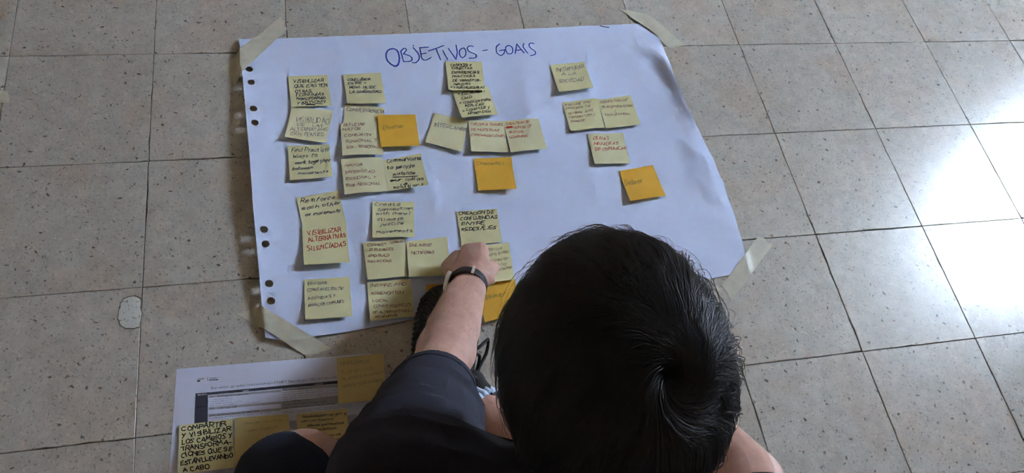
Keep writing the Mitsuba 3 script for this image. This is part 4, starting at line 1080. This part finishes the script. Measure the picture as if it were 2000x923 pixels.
for a, knee, op in ((RA, RK, OPEN[0]), (LA, LK, OPEN[1])):
    ax = unit(knee - a)
    e1 = unit(np.cross(ax, UPZ))
    e2 = np.cross(ax, e1)
    th = np.linspace(0, 2 * math.pi, 97)[:-1]
    V = []
    for s, r in zip(np.linspace(-0.035, 0.012, 10), [0.040, 0.041, 0.0415, 0.042, 0.042, 0.0425, 0.043, 0.0435, 0.0435, 0.040]):
        rr = r + 0.0011 * np.sign(np.sin(th * 24))
        V.append(a + ax * s + rr[:, None] * (e1 * np.cos(th)[:, None] + e2 * np.sin(th)[:, None]))
    n = len(th)
    i, j = np.arange(n), (np.arange(n) + 1) % n
    F = np.vstack([np.vstack([np.c_[q * n + i, q * n + j, (q + 1) * n + j], np.c_[q * n + i, (q + 1) * n + j, (q + 1) * n + i]]) for q in range(9)])
    st = trimesh.Trimesh(np.vstack(V), F, process=False)
    cs = np.where((np.sin(th * 24) > -0.1)[:, None], [0.62, 0.70, 0.80], [0.14, 0.26, 0.48])
    low = relax(bone((a - ax * 0.01, 0.0405), (op, 0.036)), 0.006, 2)
    lc_ = np.where((np.sin(np.arctan2((low.vertices - a) @ e2, (low.vertices - a) @ e1) * 24) > -0.1)[:, None], [0.62, 0.70, 0.80], [0.14, 0.26, 0.48])
    put(f'{person}__sock', cat_meshes([st, low]), 'm_sock', True, color=np.vstack([np.tile(cs, (10, 1)), lc_]), label='blue and white ribbed ankle sock')

# --- wristwatch
wc = WR + fd * 0.018
e1 = unit(np.cross(fd, UPZ))
if e1[0] > 0:
    e1 = -e1                                              # towards the back of the hand (left)
e2 = np.cross(fd, e1)
if e2[2] < 0:
    e2 = -e2
th = np.linspace(0, 2 * math.pi, 73)[:-1]
ra, rb = 0.0300, 0.0300


def loop(s, k, off):
    return wc + fd * s + (e1 * (np.cos(th) * (ra + off))[:, None] + e2 * (np.sin(th) * (rb + off))[:, None])


V = np.vstack([loop(-0.008, 0, -0.002), loop(-0.008, 0, 0.0014), loop(-0.0065, 0, 0.0022), loop(0.0065, 0, 0.0022), loop(0.008, 0, 0.0014), loop(0.008, 0, -0.002)])
n = len(th)
i, j = np.arange(n), (np.arange(n) + 1) % n
F = np.vstack([np.vstack([np.c_[q * n + i, q * n + j, ((q + 1) % 6) * n + j], np.c_[q * n + i, ((q + 1) % 6) * n + j, ((q + 1) % 6) * n + i]]) for q in range(6)])
st = trimesh.Trimesh(V, F, process=False)
st.fix_normals()
wk = put(f'{person}__wristwatch', st, 'm_strap', 40, label='black leather wristwatch on the reaching arm')
cn = unit(e1 * 0.99 - e2 * 0.10)
cp = wc + e1 * ra * 0.98 - e2 * rb * 0.10


def disc(c, ax, r, h, seg=48):
    d = trimesh.creation.revolve(np.array([[0, -h / 2], [r * 0.94, -h / 2], [r, -h / 2 + 0.001], [r, h / 2 - 0.0015], [r * 0.92, h / 2], [0, h / 2]]), sections=seg)
    d.apply_transform(trimesh.geometry.align_vectors([0, 0, 1], ax))
    d.apply_translation(c)
    return d


put(f'{wk}__case', disc(cp + cn * 0.0045, cn, 0.0175, 0.0065), 'm_steel', 40, label='steel watch case seen edge on')
put(f'{wk}__dial', disc(cp + cn * 0.0079, cn, 0.0150, 0.0008), 'm_dial', 40)
put(f'{wk}__crown', disc(cp + cn * 0.0045 - fd * 0.0185, unit(fd), 0.0026, 0.005), 'm_steel', 40)
ka = math.radians(72)
kp = wc + e1 * (math.cos(ka) * -0.15 * ra) + e2 * (rb + 0.0025)
kb = trimesh.creation.box([0.005, 0.021, 0.0026])
R4 = np.eye(4)
R4[:3, :3] = np.stack([e1, fd, np.cross(e1, fd)], 1)
R4[:3, 3] = kp
kb.apply_transform(R4)
put(f'{wk}__keeper', kb, 'm_steel', label='pale metal strap keeper')

# --- hair: strands that leave the crown whorl and follow the skull
AX = np.array([0.077, 0.096, 0.097])
WH = unit(HM @ unit([0.03, -0.43, 0.84]))
g = np.random.default_rng(11)


def strands(N, keep, length, offs, rad, steps, swirl, seed):
    g = np.random.default_rng(seed)
    s = g.normal(0, 1, (N * 3, 3))
    s /= np.linalg.norm(s, axis=1, keepdims=True)
    s = s[keep(s, g)][:N]
    extra = unit(WH) + g.normal(0, 1, (N // 7, 3)) * g.uniform(0.02, 0.25, (N // 7, 1))
    s = np.vstack([s, extra / np.linalg.norm(extra, axis=1, keepdims=True)])
    n0 = len(s)
    L = length(s, g)
    om = offs(s, g)
    root = s.copy()
    tw = g.normal(0, 0.10, n0)
    P = np.zeros((n0, steps, 3))
    grav = HM @ np.array([0, 0, -1.0])
    clump = lambda q, k, a: (meshkit.noise(q * k, seed=a) - 0.5)
    for k in range(steps):
        t = k / (steps - 1)
        nrm = s / AX
        nrm /= np.linalg.norm(nrm, axis=1, keepdims=True)
        o = 0.004 + om * (1 - np.exp(-t * L / 0.018)) + 0.002 * clump(root, 14, 3) * t
        o = o * (1 - 0.30 * t * t) + np.where(s[:, 2] < 0, 0.030 * (-s[:, 2]).clip(0) ** 1.4, 0) * (np.abs(s[:, 0]) ** 0.5 * 0.9 + 0.1)
        fr = ((root[:, 1] > 0.35) * t ** 2) * 0.010 * (0.5 + clump(root, 5, 9))
        P[:, k] = s * AX + nrm * (o + fr)[:, None]
        away = s * (s @ WH)[:, None] - WH
        away /= np.maximum(np.linalg.norm(away, axis=1, keepdims=True), 1e-6)
        dist = np.arccos(np.clip(s @ WH, -1, 1))
        a = swirl * np.exp(-dist / 0.5) + 1.3 * clump(root, 5, 4) + 0.9 * clump(root, 13, 6) + tw * 1.2 + 0.8 * t * clump(root, 8, 7)
        d = away * np.cos(a)[:, None] + np.cross(s, away) * np.sin(a)[:, None]
        d = d + grav * (0.25 + 0.5 * t) * (1 - 0.6 * (root[:, 2] > 0.5))[:, None]
        side = np.clip((np.abs(s[:, 0]) - 0.25) / 0.4, 0, 1) * np.where(s[:, 0] < 0, 1.0, 0.35)
        d = d + side[:, None] * np.array([0, -0.9, -0.35])
        left = np.array([-0.35, 0.25, 0.0])
        d = d + left * ((root[:, 1] > 0.1) & (root[:, 2] > 0.1))[:, None]
        d = d - s * np.sum(d * s, 1, keepdims=True)
        d /= np.maximum(np.linalg.norm(d, axis=1, keepdims=True), 1e-6)
        s = s + d * (L / (steps - 1) / 0.105)[:, None]
        s /= np.linalg.norm(s, axis=1, keepdims=True)
    P = P + g.normal(0, 0.0005, P.shape) * np.linspace(0, 1, steps)[None, :, None]
    P = HEAD_C + P @ HM
    D = np.gradient(P, axis=1)
    D /= np.maximum(np.linalg.norm(D, axis=2, keepdims=True), 1e-9)
    out = P - HEAD_C
    out /= np.linalg.norm(out, axis=2, keepdims=True)
    B = np.cross(D, out)
    B /= np.maximum(np.linalg.norm(B, axis=2, keepdims=True), 1e-9)
    A = np.cross(B, D)
    r = rad * g.uniform(0.7, 1.3, n0)[:, None] * (1 - 0.85 * np.linspace(0, 1, steps)[None] ** 1.5)
    th = np.array([math.pi / 2, math.pi * 7 / 6, math.pi * 11 / 6])
    V = P[:, :, None] + r[:, :, None, None] * (B[:, :, None] * np.cos(th)[None, None, :, None] + A[:, :, None] * np.sin(th)[None, None, :, None])
    base = (np.arange(n0) * steps * 3)[:, None]
    F = []
    for k in range(steps - 1):
        for q in range(3):
            a, b = k * 3 + q, k * 3 + (q + 1) % 3
            F += [np.stack([a, b, b + 3], 0)[None] + base, np.stack([a, b + 3, a + 3], 0)[None] + base]
    return trimesh.Trimesh(V.reshape(-1, 3), np.vstack(F), process=False)


def hairline(s, g):
    lim = np.interp(s[:, 1], [-1, -0.35, 0.05, 0.35, 0.75, 1.0], [-0.55, -0.62, -0.28, 0.05, 0.55, 0.75])
    return s[:, 2] > lim


H1 = strands(15000, hairline, lambda s, g: g.uniform(0.055, 0.090, len(s)) * np.interp(s[:, 2], [-0.6, 0.2], [0.45, 1]), lambda s, g: (0.002 + 0.019 * g.random(len(s)) ** 0.7) * (0.55 + 0.9 * meshkit.noise(s * 6, seed=21)), 0.00052, 10, 0.35, 1)
H2 = strands(420, lambda s, g: hairline(s, g) & (s[:, 2] > -0.1), lambda s, g: g.uniform(0.04, 0.075, len(s)), lambda s, g: g.uniform(0.021, 0.030, len(s)), 0.00026, 10, 0.35, 2)
CAPV = trimesh.creation.icosphere(4)
q = np.asarray(CAPV.vertices)
f = CAPV.faces[hairline(q, None)[CAPV.faces].all(1)]
nr = q / AX
nr /= np.linalg.norm(nr, axis=1, keepdims=True)
lowr = np.where(q[:, 2] < 0, 0.024 * (-q[:, 2]).clip(0) ** 1.4, 0) * (np.abs(q[:, 0]) ** 0.5 * 0.9 + 0.1)
cap = trimesh.Trimesh(HEAD_C + (q * AX + nr * (0.003 + lowr)[:, None]) @ HM, f, process=False)
hk = put(f'{person}__hair', cat_meshes([H1, H2]), 'm_hair', True, label='thick black hair with a whorl at the crown', kind='stuff')
put(f'{hk}__scalp', cap, 'm_hair', True)
